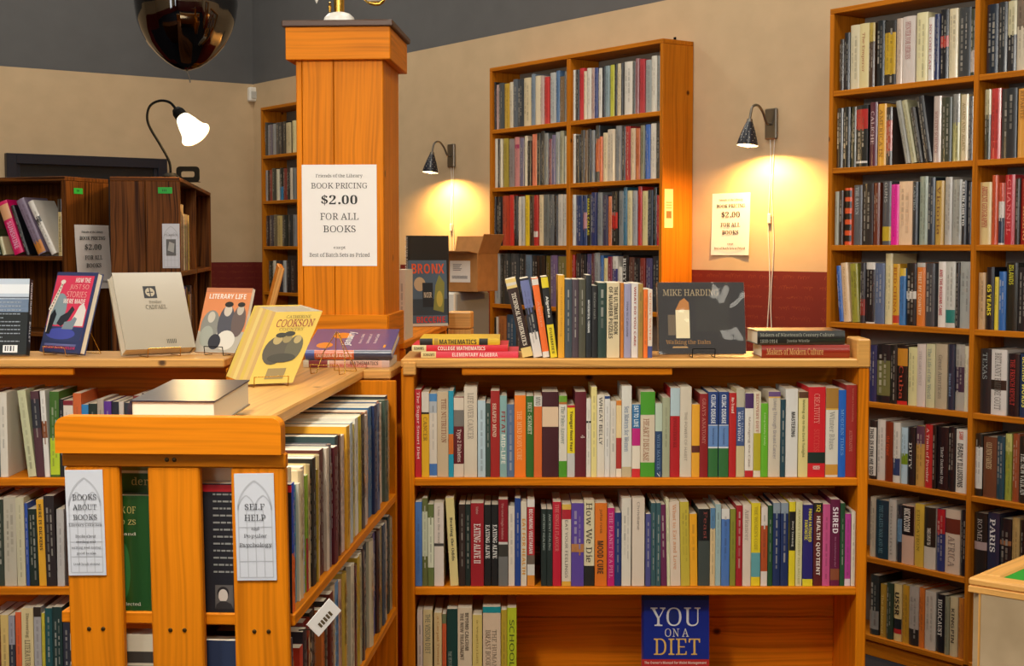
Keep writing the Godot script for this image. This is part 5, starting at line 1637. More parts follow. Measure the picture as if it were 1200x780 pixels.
	board(bm, "card", Vector3(-0.026, -0.088, 0), Vector3(0.026, 0.088, 0.001), mat(Color(0.92, 0.84, 0.62), 0.7), 1, 0.0003)
	var pr := begin()
	for i in 3:
		quad(pr, Vector3(-0.018, 0.03 - i * 0.012, 0.0014), Vector3(-0.018, 0.024 - i * 0.012, 0.0014), Vector3(0.018, 0.024 - i * 0.012, 0.0014), Vector3(0.018, 0.03 - i * 0.012, 0.0014), Vector3(0, 0, 1), lin("b09468"))
	quad(pr, Vector3(-0.016, -0.012, 0.0014), Vector3(-0.016, -0.045, 0.0014), Vector3(0.016, -0.045, 0.0014), Vector3(0.016, -0.012, 0.0014), Vector3(0, 0, 1), lin("7c5c30"))
	part(bm, "card_print", pr.commit(), M.print)

func fill_dark_racks() -> void:
	var D := dark_frame()
	row({T = D, y = 1.567, off = -0.012, z = [0.0, 200.0, 0.16667], dep = 0.17, kind = "h", end = "end panel", where = "shelf of the dark stained bookcase", group = "books leaning on the dark shelf", rev = true, jig = 0.004, room = 0.235, span = [-1.28, -0.021]}, [
		"-190 -160 330 3c3c34", "-158 -120 300 6c5c48", "-60 -32 430 8c8460|l -40", "-30 2 420 3c4a2c|l -40", "10 38 470 d0cca0|l -28", "98 168 230 e8186c|l -112|b 230 340 f0b484|t 360 560 f8b0d0 sans-bold 0.5 0.1 SUNSHINE", "176 204 250 1c1c20|l -104", "262 326 215 8c7c94|l -150|b 500 590 d88c3c", "358 402 225 e8e4dc|l -162|b 300 345 3c3c40", "404 448 175 dcc488|b 175 290 201c18|t 320 570 5c4c2c serif 0.35 0 The New and Selected"])
	var E := dark_end_frame()
	var R := Transform3D(Basis(-E.basis.z, Vector3.UP, E.basis.x), E * Vector3(0.284, 0, 0))
	var x := 0.03
	var set1 := ["4c4c48", "2c3030", "70706c", "242a2c", "1f3a34", "34383c", "585c5c", "3c3c38", "2a2e30", "44484a", "e8e4dc", "1f7c3c", "5c5448", "8c8c84", "30343a", "2c5c3c", "c8b83c", "40342c"]
	for i in set1.size():
		var w := rng.randf_range(0.03, 0.045)
		if x + w > 0.80 and x < 0.86:
			x = 0.87
		var h := 0.29 if i < 10 else 0.25
		var n := thing("hardcover_book", R * Transform3D(Basis(), Vector3(x + w / 2, 1.5006, -0.02)), "%s hardcover, %s from the knotty end panel, upper shelf of dark bookcase" % [colour_name(Color(set1[i])), ordinal(i + 1)], "book", "tall books in the dark knotty bookcase")
		book_body(n, w - 0.001, h, 0.2, lin(set1[i]), {kind = "h"})
		x += w
	x = 0.03
	for i in 16:
		var w := rng.randf_range(0.035, 0.055)
		if x + w > 0.80 and x < 0.86:
			x = 0.87
		var cs := ["c8bca0", "2c4c98", "8c7c3c", "24304c", "d8c424", "5c4030", "dcd4c4", "38444c"]
		var n := thing("hardcover_book", R * Transform3D(Basis(), Vector3(x + w / 2, 1.1606, -0.02)), "%s hardcover, %s from the knotty end panel, middle shelf of dark bookcase" % [colour_name(Color(cs[i % 8])), ordinal(i + 1)], "book", "books low in the dark knotty bookcase")
		book_body(n, w - 0.001, rng.randf_range(0.22, 0.27), 0.2, lin(cs[i % 8]), {kind = "h"})
		x += w

# ---------------------------------------------------------------- covers, stands and papers
# print on a book's front (or back) cover. shapes: r u0 v0 u1 v1 hex, e cu cv ru rv hex, p [points] hex. texts: [string, hex, u, v, wide, high, font]
func cover_print(root: Node3D, w: float, dep: float, _h: float, back: bool, shapes: Array, texts: Array, shiny := false) -> void:
	var T := Transform3D(Basis(Vector3(0, 0, -1), Vector3.UP, Vector3(1, 0, 0)), Vector3(w * 0.5, 0, 0))
	if back:
		T = Transform3D(Basis(Vector3(0, 0, 1), Vector3.UP, Vector3(-1, 0, 0)), Vector3(-w * 0.5, 0, -dep))
	sheet_print(root, T, shapes, texts, shiny)

func sheet_print(root: Node3D, T: Transform3D, shapes: Array, texts: Array, shiny := false) -> void:
	var e := 0.0003
	for s in shapes:
		var st := begin()
		var poly := PackedVector2Array()
		var hex: String = s[-1]
		if s[0] == "r":
			poly = PackedVector2Array([Vector2(s[1], s[2]), Vector2(s[3], s[2]), Vector2(s[3], s[4]), Vector2(s[1], s[4])])
		elif s[0] == "e":
			for i in 20:
				poly.append(Vector2(s[1] + cos(TAU * i / 20.0) * s[3], s[2] + sin(TAU * i / 20.0) * s[4]))
		else:
			for q in s[1]:
				poly.append(Vector2(q[0], q[1]))
		var idx := Geometry2D.triangulate_polygon(poly)
		for t in range(0, idx.size(), 3):
			tri(st, Vector3(poly[idx[t]].x, poly[idx[t]].y, e), Vector3(poly[idx[t + 1]].x, poly[idx[t + 1]].y, e), Vector3(poly[idx[t + 2]].x, poly[idx[t + 2]].y, e), Vector3(0, 0, 1), Vector3(0, 0, 1), Vector3(0, 0, 1), lin(hex))
		e += 0.00008
		part(root, "cover_print", st.commit(), M.print_gloss if shiny else M.print, T)
	for t in texts:
		lettering(root, "cover_title", t[0], t[6], t[1], t[4], t[5], T * Transform3D(Basis(), Vector3(t[2], t[3], e + 0.0002)))

# rows of small type on the back cover
func lines_print(root: Node3D, w: float, dep: float, _h: float, u0: float, u1: float, v0: float, v1: float, n: int, hex: String) -> void:
	var T := Transform3D(Basis(Vector3(0, 0, 1), Vector3.UP, Vector3(-1, 0, 0)), Vector3(-w * 0.5, 0, -dep))
	var st := begin()
	for i in n:
		var v := lerpf(v1, v0, float(i) / maxf(1.0, n - 1.0))
		var hh := (v1 - v0) / n * 0.28
		var u := u0
		var stop := u1 if i % 5 != 4 else lerpf(u0, u1, 0.6)
		while u < stop:
			var l := rng.randf_range(0.004, 0.012)
			quad(st, Vector3(u, v, 0.0012), Vector3(u, v + hh, 0.0012), Vector3(minf(u + l, stop), v + hh, 0.0012), Vector3(minf(u + l, stop), v, 0.0012), Vector3(0, 0, 1), lin(hex))
			u += l + 0.002
	part(root, "blurb_print", st.commit(), M.print, T)

# a book shown face out. p: middle of the cover's bottom edge; yaw turns its face to the right, lean tips it back
func faced(called: String, label: String, group: String, p: Vector3, yaw: float, lean: float, w: float, h: float, dep: float, col: String, o: Dictionary, back := false) -> Node3D:
	var nh := Vector3(sin(yaw), 0, cos(yaw))
	var r := Vector3(cos(yaw), 0, -sin(yaw))
	var u := Vector3.UP * cos(lean) - nh * sin(lean)
	var n := nh * cos(lean) + Vector3.UP * sin(lean)
	var B := Basis(-n, u, r) if back else Basis(n, u, -r)
	var c := Vector3((-1.0 if back else 1.0) * w * 0.5, 0, -dep * 0.5)
	# leave room for the tipped back edge so that the lower edge rests on the surface
	var lift := w * sin(lean)
	var T := Transform3D(B, p + Vector3.UP * lift - B * c)
	var node := thing(called, T, label, "book", group)
	book_body(node, w, h, dep, lin(col), o)
	return node

# a book lying flat with its spine towards +z of F; origin of F: middle of the spine's lower edge
func flat(called: String, label: String, group: String, F: Transform3D, w: float, h: float, dep: float, col: String, o: Dictionary) -> Node3D:
	var T := F * Transform3D(Basis(Vector3.UP, Vector3(-1, 0, 0), Vector3(0, 0, 1)), Vector3(h * 0.5, w * 0.5 + 0.0005, 0))
	var node := thing(called, T, label, "book", group)
	book_body(node, w, h, dep, lin(col), o)
	return node

# wire stand for a book whose cover's bottom edge is at p, tipped back by lean, t thick
func easel(p: Vector3, yaw: float, lean: float, t: float, a: float, hgt: float, label: String, m: Material) -> void:
	var e := thing("wire_easel", Transform3D(Basis(Vector3.UP, yaw), p), label, "book stand", "wire book stands")
	var r := 0.0012
	var zb := -t / cos(lean) - 0.006
	var zt := zb - hgt * sin(lean)
	var yt := hgt * cos(lean)
	for s in [-1.0, 1.0]:
		part(e, "side_wire", tube_mesh([Vector3(a * s, 0.024, 0.016), Vector3(a * s, r, 0.012), Vector3(a * s, r, zb), Vector3(a * s * 0.75, yt * 0.5, (zb + zt) * 0.5), Vector3(0.002 * s, yt, zt)], r, 6), m)
		part(e, "rear_leg", tube_mesh([Vector3(0.002 * s, yt, zt), Vector3(a * s * 0.8, r, zt - 0.045)], r, 6), m)
	part(e, "front_bar", tube_mesh([Vector3(-a, 0.024, 0.016), Vector3(a, 0.024, 0.016)], r, 6), m)
	part(e, "rear_bar", tube_mesh([Vector3(-a * 0.8, r, zt - 0.045), Vector3(a * 0.8, r, zt - 0.045)], r, 6), m)

func build_display_books() -> void:
	var g := "books displayed face out on the low bookcases"
	# --- on the bookcase behind the slatted rack
	var p := Vector3(-1.372, TOP_H + 0.001, -3.87)
	var b := faced("paperback_book", "paperback shown back out with a pale sky over black, white barcode", g, p, -0.08, 0.16, 0.026, 0.205, 0.15, "15171c", {marks = false, texts = [["FOREVER ISLAND", "d8dce4", 0.195, 0.11, "sans-bold", 0.35, 0.0], ["BULLET", "c8ccd4", 0.09, 0.035, "sans-bold", 0.35, 0.0]]}, true)
	cover_print(b, 0.026, 0.15, 0.205, true, [["r", 0, 0.15, 0.15, 0.205, "b8c4d0"], ["r", 0, 0.165, 0.15, 0.19, "e4e8ea"], ["r", 0, 0.152, 0.15, 0.156, "1c2430"], ["r", 0, 0.115, 0.15, 0.150, "46607c"], ["r", 0.085, 0.006, 0.125, 0.026, "e8e8e4"], ["r", 0.09, 0.01, 0.094, 0.024, "222222"], ["r", 0.097, 0.01, 0.1, 0.024, "222222"], ["r", 0.104, 0.01, 0.109, 0.024, "222222"], ["r", 0.113, 0.01, 0.116, 0.024, "222222"]], [], true)
	lines_print(b, 0.026, 0.15, 0.205, 0.01, 0.13, 0.035, 0.14, 11, "9aa4b0")
	p = Vector3(-1.222, TOP_H + 0.0032, -3.90)
	b = faced("hardcover_book", "navy and pink hardcover with a giraffe on its cover, on a brass stand", g, p, -0.60, 0.30, 0.020, 0.225, 0.172, "35406c", {kind = "h", marks = false})
	giraffe_cover(b, 0.020, 0.225, 0.172)
	easel(p - Vector3(0, 0.003, 0), -0.60, 0.30, 0.022, 0.045, 0.13, "brass wire stand holding the navy and pink giraffe book", M.brass)
	p = Vector3(-0.935, TOP_H + 0.0032, -3.87)
	b = faced("hardcover_book", "large parchment-coloured hardcover shown back out with a small black emblem", g, p, 0.60, 0.46, 0.042, 0.225, 0.20, "a2967e", {kind = "h", marks = false}, true)
	var em := [["r", 0.077, 0.148, 0.113, 0.184, "2a2a2c"], ["e", 0.095, 0.166, 0.013, 0.013, "b4a890"], ["r", 0.0935, 0.15, 0.0965, 0.182, "2a2a2c"], ["r", 0.086, 0.164, 0.104, 0.167, "2a2a2c"], ["r", 0.115, 0.012, 0.145, 0.028, "a89c84"]]
	for i in 7:
		em.append(["r", 0.117 + i * 0.004, 0.014, 0.119 + i * 0.004, 0.027, "3a3632"])
	cover_print(b, 0.042, 0.20, 0.225, true, em, [["Brother", "6c6658", 0.105, 0.137, 0.035, 0.009, "serif"], ["CADFAEL", "5c5648", 0.105, 0.122, 0.058, 0.012, "serif"]])
	easel(p - Vector3(0, 0.003, 0), 0.60, 0.46, 0.042, 0.045, 0.12, "brass wire stand holding the parchment-coloured book", M.brass)
	p = Vector3(-0.80, TOP_H + 0.0032, -3.92)
	b = faced("paperback_book", "orange and grey illustrated paperback on a small black stand", g, p, -0.42, 0.36, 0.012, 0.185, 0.15, "d9d2c6", {marks = false})
	var fig := [["r", 0, 0.06, 0.15, 0.185, "e08c58"], ["r", 0, 0.172, 0.15, 0.185, "c87c54"], ["r", 0, 0, 0.15, 0.06, "b8b2a4"]]
	for f in [[0.035, 0.075, 0.03, 0.045, "8c8c84"], [0.035, 0.10, 0.012, 0.016, "c8c0b0"], [0.085, 0.085, 0.026, 0.05, "54545c"], [0.085, 0.12, 0.013, 0.017, "d0c4b4"], [0.125, 0.09, 0.022, 0.045, "6c5c58"], [0.125, 0.122, 0.011, 0.015, "c4b8a8"], [0.03, 0.045, 0.022, 0.03, "a4a89c"], [0.095, 0.035, 0.03, 0.028, "e0dcd0"], [0.06, 0.03, 0.02, 0.022, "34343c"], [0.085, 0.137, 0.014, 0.008, "2c2824"], [0.125, 0.137, 0.012, 0.007, "2c2824"]]:
		fig.append(["e", f[0], f[1], f[2], f[3], f[4]])
	cover_print(b, 0.012, 0.15, 0.185, false, fig, [["LITERARY LIFE", "f4ece0", 0.075, 0.160, 0.12, 0.014, "sans-bold"]])
	easel(p - Vector3(0, 0.003, 0), -0.42, 0.36, 0.013, 0.03, 0.08, "small black wire stand under the orange illustrated paperback", M.iron)
	# --- open yellow paperback on the aisle rack
	var lab := "well-read yellow paperback with a sepia family photograph, on a wire stand"
	var c8 := {BL = Vector3(-0.603, 1.289, -3.30), BR = Vector3(-0.508, 1.289, -3.345), TL = Vector3(-0.562, 1.448, -3.45), TR = Vector3(-0.4575, 1.448, -3.4995)}
	slumped(c8, Vector3(-0.066, 0.012, -0.085), lab)
	easel(Vector3(-0.556, RACK_TOP, -3.315), 0.45, 0.75, 0.10, 0.04, 0.13, "brass wire stand holding the yellow paperback on the aisle rack", M.brass)
	easel(Vector3(-0.465, RACK_TOP, -3.64), -0.35, 0.35, 0.012, 0.04, 0.11, "empty brass wire stand before the blue textbook", M.brass)
	# --- thick book lying on the near end of the rack top
	var P := rack_frame()
	var nb := thing("hardcover_book", P * Transform3D(Basis(Vector3.RIGHT, 0.055), Vector3(-0.015, RACK_TOP + 0.001, -0.05)) * Transform3D(Basis(Vector3.UP, Vector3(0, 0, -1), Vector3(-1, 0, 0)), Vector3(-0.078, 0.025, 0.0)), "thick book with a glossy navy jacket lying over the slatted end", "book", "books lying flat")
	book_body(nb, 0.049, 0.255, 0.156, lin("1e2638"), {kind = "h", marks = false, page = Color(0.86, 0.80, 0.62)})
	# --- textbooks lying by the pillar
	var J := frame(0.02, -0.44, 3.84, RACK_TOP)
	flat("paperback_book", "white and red mathematics textbook lying under the blue one", "books lying flat", J, 0.019, 0.230, 0.2, "dccfb4", {marks = false, bands = [[0.165, 0.215, "8c3434"], [0.0, 0.02, "c8a89c"], [0.02, 0.16, "d8a890"]], texts = [["MATHEMATICS", "5c4038", 0.105, 0.03, "sans-bold", 0.5, 0.1], ["FIXX MATHEMATICS", "c04838", 0.158, 0.06, "sans-bold", 0.45, -0.2]]})
	var bl := flat("hardcover_book", "large blue textbook with orange ovals lying by the pillar base", "books lying flat", J * Transform3D(Basis(Vector3.RIGHT, 0.19), Vector3(0.006, 0.0198, 0.004)), 0.026, 0.230, 0.235, "3e5298", {kind = "h", marks = false, bands = [[0.10, 0.205, "c85c2c"], [0.0, 0.1, "28304c"]], texts = [["CALCULUS AND ALGEBRA", "f0d4c0", 0.2, 0.105, "sans-bold", 0.35, 0.0]]})
	# front cover faces up; u runs from the spine inwards, v from right to left
	cover_print(bl, 0.026, 0.235, 0.230, false, [["e", 0.16, 0.15, 0.032, 0.026, "e88c30"], ["e", 0.055, 0.185, 0.03, 0.022, "e88c30"], ["r", 0.03, 0.02, 0.06, 0.026, "e8a030"]], [])
	for i in 4:
		lettering(bl, "cover_title", ["January", "Basics, Skills", "Mathematics of", "Review Guide"][i], "sans-bold" if i == 0 else "sans", "f0f0ec", 0.15 if i == 0 else 0.10, 0.028 if i == 0 else 0.008, Transform3D(Basis(Vector3(0, 0, -1), Vector3.UP, Vector3(1, 0, 0)), Vector3(0.0138, 0.125 - (0.0 if i == 0 else 0.012 + 0.02 * i), -0.125)))
	# --- flat stack of algebra books
	var F := front_frame()
	var y := TOP_H
	var st1 := [["pink schoolbook of elementary algebra at the bottom of the stack", -0.112, 0.258, 0.0165, "d83c50", [["ELEMENTARY ALGEBRA", "f4d8d4", 0.175, 0.055, "sans-bold", 0.6, 0.0], ["SCHAUM'S", "3c3420", 0.252, 0.222, "sans-bold", 0.45, 0.0]], [[0.218, 0.2575, "e0cc8c"]]],
		["red schoolbook of college mathematics in the middle of the stack", -0.138, 0.254, 0.0165, "d82430", [["COLLEGE MATHEMATICS", "f4e4d8", 0.185, 0.06, "sans-bold", 0.6, 0.0], ["SCHAUM'S", "3c3420", 0.248, 0.222, "sans-bold", 0.45, 0.0]], [[0.216, 0.2535, "e0d49c"]]],
		["yellow and black mathematics book on top of the flat stack", -0.138, 0.212, 0.0172, "e0b424", [["MATHEMATICS", "2c2410", 0.16, 0.062, "sans-bold", 0.7, 0.0]], [[0.178, 0.2118, "24201c"], [0.032, 0.055, "2c2820"], [0.163, 0.174, "b89030"]]]]
	for s in st1:
		flat("paperback_book", s[0], "algebra books in the flat stack", F * Transform3D(Basis(Vector3.UP, rng.randf_range(-0.015, 0.015)), Vector3(s[1], y, -0.022 - rng.randf() * 0.006)), s[3], s[2], 0.2, s[4], {marks = false, bands = s[6], texts = s[5], page = Color(0.85, 0.74, 0.52)})
		y += s[3] + 0.0003
	# --- two culture volumes
	flat("hardcover_book", "dark red culture volume lying under the black one", "culture volumes", F * Transform3D(Basis(), Vector3(0.776, TOP_H, -0.02)), 0.034, 0.232, 0.16, "98281c", {kind = "h", marks = false, texts = [["Makers of Modern Culture", "e0b070", 0.22, 0.07, "serif", 0.5, 0.0]]})
	flat("hardcover_book", "black culture volume lying on the dark red one", "culture volumes", F * Transform3D(Basis(Vector3.UP, 0.03), Vector3(0.764, TOP_H + 0.0345, -0.02)), 0.037, 0.232, 0.16, "22282a", {kind = "h", marks = false, texts = [["Makers of Nineteenth Century Culture", "a8a898", 0.226, 0.03, "serif", 0.32, 0.18], ["1800-1914", "a8a898", 0.226, 0.18, "serif", 0.25, -0.24], ["Justin Wintle", "a8a898", 0.155, 0.095, "serif", 0.26, -0.24]]})
	# --- shrink-wrapped photograph book
	p = Vector3(0.507, TOP_H + 0.0050, -3.845)
	b = faced("hardcover_book", "dark landscape photograph book in wrinkled shrink wrap on a black stand", g, p, 0.06, 0.20, 0.022, 0.192, 0.232, "26221f", {kind = "h", marks = false})
	cover_print(b, 0.022, 0.232, 0.192, false, [["r", 0.0, 0.0, 0.232, 0.192, "1d1916"], ["r", 0.10, 0.06, 0.19, 0.15, "2a231e"], ["p", [[0.046, 0.118], [0.083, 0.118], [0.082, 0.138], [0.07, 0.15], [0.058, 0.142]], "c07c34"], ["r", 0.046, 0.042, 0.083, 0.118, "f0dfb4"], ["r", 0.025, 0.05, 0.046, 0.105, "6c5a44"], ["p", [[0.035, 0.016], [0.078, 0.016], [0.066, 0.028], [0.045, 0.03]], "c89c5c"], ["r", 0.02, 0.02, 0.2, 0.035, "1f1a17"]], [["MIKE HARDING", "b09a74", 0.088, 0.165, 0.15, 0.017, "serif"], ["Walking the Dales", "b07c34", 0.078, 0.03, 0.12, 0.015, "serif"]])
	var wn := FastNoiseLite.new()
	wn.seed = 8
	wn.frequency = 0.018
	wn.fractal_octaves = 2
	var wt := NoiseTexture2D.new()
	wt.noise = wn
	wt.width = 256
	wt.height = 256
	wt.seamless = true
	wt.as_normal_map = true
	wt.bump_strength = 5.0
	var film := StandardMaterial3D.new()
	film.albedo_color = Color(1, 1, 1, 0.02)
	film.transparency = BaseMaterial3D.TRANSPARENCY_ALPHA
	film.roughness = 0.04
	film.normal_enabled = true
	film.normal_texture = wt
	film.normal_scale = 0.28
	film.uv1_triplanar = true
	film.uv1_scale = Vector3(1.3, 1.3, 1.3)
	var fs := begin()
	box_plain(fs, Vector3(-0.0125, -0.0008, -0.2335), Vector3(0.0128, 0.1935, 0.0012))
	part(b, "shrink_wrap", fs.commit(), film)
	easel(p - Vector3(0, 0.0048, 0), 0.06, 0.20, 0.027, 0.03, 0.08, "small black wire stand under the shrink-wrapped photograph book", M.iron)
	# --- diet book facing out on the third shelf
	p = Vector3(0.442, LOW_SHELVES[2] + 0.0008, -3.86)
	b = faced("hardcover_book", "navy diet book facing out alone on the third shelf", "books displayed inside the low bookcase", p, 0.0, 0.06, 0.03, 0.25, 0.182, "1a2c8c", {kind = "h", marks = false})
	cover_print(b, 0.03, 0.182, 0.25, false, [["r", 0, 0, 0.182, 0.078, "b8261e"], ["r", 0, 0.238, 0.182, 0.25, "141c4c"], ["e", 0.085, 0.192, 0.012, 0.018, "15246c"]], [["YOU", "e0e0e0", 0.091, 0.193, 0.135, 0.05, "serif"], ["ON A", "d0ccc0", 0.095, 0.15, 0.065, 0.022, "serif"], ["DIET", "e0b458", 0.095, 0.112, 0.125, 0.044, "serif"], ["The Owner's Manual for Waist Management", "e8d8c8", 0.091, 0.068, 0.168, 0.009, "sans-bold"]])
	# --- rear counter
	var R := rear_frame()
	var rq := R * Vector3(0.08, TOP_H, -0.84)
	b = faced("paperback_book", "blue comic-style paperback standing face out on the rear counter", g, Vector3(-0.305, TOP_H + 0.001, -5.34), 0.35, 0.08, 0.02, 0.243, 0.145, "4c6070", {marks = false})
	cover_print(b, 0.02, 0.145, 0.243, false, [["r", 0, 0, 0.145, 0.243, "53687a"], ["r", 0, 0.04, 0.145, 0.10, "37444c"], ["e", 0.04, 0.155, 0.022, 0.026, "c8b088"], ["r", 0.05, 0.07, 0.09, 0.16, "26282c"], ["p", [[0.09, 0.06], [0.13, 0.05], [0.135, 0.16], [0.115, 0.19], [0.1, 0.15]], "8c8c40"], ["e", 0.115, 0.10, 0.012, 0.03, "c8b44c"], ["r", 0.0, 0.0, 0.145, 0.01, "d8d0bc"]], [["BRONX", "e85c28", 0.073, 0.212, 0.125, 0.036, "sans-bold"], ["BICCENE", "d83c2c", 0.08, 0.024, 0.11, 0.022, "sans-bold"], ["NOIR", "d8ccb0", 0.07, 0.115, 0.03, 0.02, "sans-bold"]])
	b = faced("hardcover_book", "tall black slipcased book with white spine lettering behind the comic paperback", g, Vector3(-0.312, TOP_H + 0.001, -5.44), 0.30, 0.0, 0.06, 0.335, 0.155, "18191c", {kind = "h", marks = false, texts = [["SHORTER EMORY", "d8d8d4", 0.33, 0.19, "sans-bold", 0.25, 0.2], ["S. EMPIRE", "d8d8d4", 0.33, 0.19, "sans-bold", 0.25, -0.2]]})
	for s in [[0.163, -0.03, 0.032, 0.222, "e0d8c4", "white"], [0.128, -0.028, 0.022, 0.236, "c8bc9c", "beige"], [0.10, -0.03, 0.028, 0.225, "8c6c44", "brown"]]:
		var n := thing("paperback_book", R * Transform3D(Basis(Vector3.UP, 0.0), Vector3(s[0], TOP_H, s[1])), "%s paperback standing on the rear counter beside the pillar" % s[5], "book", "books on the rear counter")
		book_body(n, s[2], s[3], 0.16, lin(s[4]), {})
	var RS := Transform3D(Basis(-R.basis.z, Vector3.UP, R.basis.x), R * Vector3(0.18, 0, 0))
	var x := 0.3
	for i in 18:
		var cs := ["24302c", "5c5c54", "8c8c84", "302c34", "40483c", "20242c"]
		var w := rng.randf_range(0.025, 0.045)
		var h := rng.randf_range(0.24, 0.3)
		var n := thing("hardcover_book", RS * Transform3D(Basis(), Vector3(x + w / 2, 0.9706, -0.01)), "%s hardcover, %s from the pillar, side shelf of rear counter" % [colour_name(Color(cs[i % 6])), ordinal(i + 1)], "book", "books in the rear counter")
		book_body(n, w - 0.001, h, 0.15, lin(cs[i % 6]), {kind = "h"})
		x += w
		if x > 0.92:
			break
	# gilt edged board leaning against the pillar
	var q0 := at_dist(334, 356, 4.45)
	var lb := thing("leaning_board", Transform3D(Basis(Vector3(0, 0, 1), -0.26) * Basis(Vector3.UP, 0.2), Vector3(-0.735, TOP_H, -4.25)), "pale edged board leaning against the far side of the pillar", "board")
	board(lb, "panel", Vector3(-0.008, 0.0, -0.2), Vector3(0.008, 0.24, 0.0), M.pine, 1, 0.002)
	board(lb, "edge_strip", Vector3(-0.0085, 0.0, 0.0002), Vector3(0.0085, 0.24, 0.006), M.pine_pale, 1, 0.002)
	board(lb, "foot", Vector3(-0.02, -1.31, -0.2), Vector3(0.0, -0.001, -0.01), M.pine, 1, 0.002)

func giraffe_cover(b: Node3D, w: float, h: float, dep: float) -> void:
	var k := dep / 0.172
	var s := [["r", 0.008, 0.035, 0.162, 0.215, "e03c5c"], ["e", 0.045, 0.12, 0.032, 0.045, "8ca0a8"], ["r", 0.008, 0.03, 0.162, 0.072, "35406c"], ["e", 0.075, 0.052, 0.06, 0.016, "4a54b0"], ["p", [[0.10, 0.075], [0.158, 0.075], [0.158, 0.12], [0.142, 0.14], [0.128, 0.13], [0.118, 0.108]], "ece4dc"], ["p", [[0.014, 0.05], [0.03, 0.05], [0.042, 0.105], [0.03, 0.12], [0.016, 0.1]], "20242c"], ["p", [[0.05, 0.08], [0.07, 0.072], [0.095, 0.09], [0.112, 0.12], [0.1, 0.13], [0.085, 0.112], [0.06, 0.1]], "2c3038"], ["p", [[0.075, 0.065], [0.12, 0.065], [0.13, 0.095], [0.118, 0.1], [0.105, 0.088], [0.082, 0.085]], "8494a0"], ["p", [[0.004, 0.118], [0.02, 0.113], [0.038, 0.17], [0.044, 0.198], [0.034, 0.192]], "f0e4d4"], ["e", 0.04, 0.197, 0.01, 0.006, "f0e4d4"], ["p", [[0.012, 0.055], [0.016, 0.055], [0.018, 0.118], [0.010, 0.118]], "f0e4d4"], ["r", 0.02, 0.018, 0.15, 0.024, "6a6ca0"]]
	for i in 9:
		s.append(["e", 0.013 + i * 0.0032, 0.12 + i * 0.0085, 0.002, 0.0026, "3c2c24"])
	for q in s:
		if q[0] == "r":
			q[1] *= k
			q[3] *= k
	cover_print(b, w, dep, h, false, s, [["HOW THE", "f4e8e0", 0.122, 0.202, 0.06, 0.013, "sans-bold"], ["JUST SO", "f0b0a8", 0.112, 0.182, 0.078, 0.016, "sans"], ["STORIES", "f0b0a8", 0.108, 0.162, 0.082, 0.016, "sans"], ["WERE MADE", "f4e8e0", 0.104, 0.143, 0.09, 0.013, "sans-bold"], ["JOHN BATCHELOR", "d03c6c", 0.086, 0.012, 0.13, 0.009, "sans-bold"]])

# a slumped paperback given by the four corners of its cover and the vector through its thickness
func slumped(c: Dictionary, back: Vector3, label: String) -> void:
	var o: Vector3 = (c.BL + c.BR) * 0.5
	var node := thing("paperback_book", Transform3D(Basis(), o), label, "book", "books displayed face out on the low bookcases")
	var BL: Vector3 = c.BL - o
	var BR: Vector3 = c.BR - o
	var TL: Vector3 = c.TL - o
	var TR: Vector3 = c.TR - o
	var col := lin("cfae48")
	var n := (BR - BL).cross(TL - BL).normalized()
	var up := (TL - BL).normalized()
	var st := begin()
	quad(st, BL, BR, TR, TL, n, col)
	quad(st, BL + back, BR + back, TR + back, TL + back, -n, col)
	var steps := 7
	var left := (up.cross(back)).normalized()
	if left.dot(BL - BR) < 0.0:
		left = -left
	for i in steps:
		var a := back * (float(i) / steps)
		var e := back * (float(i + 1) / steps)
		var shade: Color = [lin("c49c5c"), lin("d2ae60"), lin("cfae48"), lin("c8a060"), lin("d8bc6c"), lin("d0a858"), lin("cfae48")][i]
		quad(st, BL + a, BL + e, TL + e, TL + a, left, shade)
	part(node, "cover", st.commit(), M.matte)
	var pg := begin()
	var k := 0.004
	quad(pg, TL - up * k, TR - up * k, TR + back - up * k, TL + back - up * k, up, PAGE)
	quad(pg, BL + up * k, BR + up * k, BR + back + up * k, BL + back + up * k, -up, PAGE)
	quad(pg, BR, BR + back, TR + back, TR, (BR - BL).normalized(), PAGE)
	part(node, "pages", pg.commit(), M.page)
	var r := (BR - BL).normalized()
	# the print leans with the slumped cover
	var T := Transform3D(Basis(r, up, n), (BL + BR + TL + TR) * 0.25 + n * 0.0005)
	var sp := [["r", -0.022, -0.098, 0.022, -0.066, "8c7444"]]
	for f in [[-0.02, -0.01, 0.03, 0.045, "4c4432"], [0.022, -0.005, 0.02, 0.04, "57503a"], [-0.024, 0.022, 0.011, 0.015, "a8925c"], [-0.002, 0.026, 0.011, 0.015, "8c7a4c"], [0.024, 0.022, 0.009, 0.013, "a8925c"], [-0.02, 0.036, 0.013, 0.008, "2c281c"], [0.0, 0.04, 0.013, 0.008, "2c281c"], [0.0, -0.035, 0.034, 0.014, "3a3426"]]:
		sp.append(["e", f[0], f[1], f[2], f[3], f[4]])
	sheet_print(node, T, sp, [["CATHERINE", "6c6030", 0.006, 0.094, 0.06, 0.009, "serif"], ["COOKSON", "8c2c30", 0.004, 0.074, 0.092, 0.024, "serif"], ["COUNTRY", "7c6c38", 0.0, 0.054, 0.06, 0.009, "serif"]])

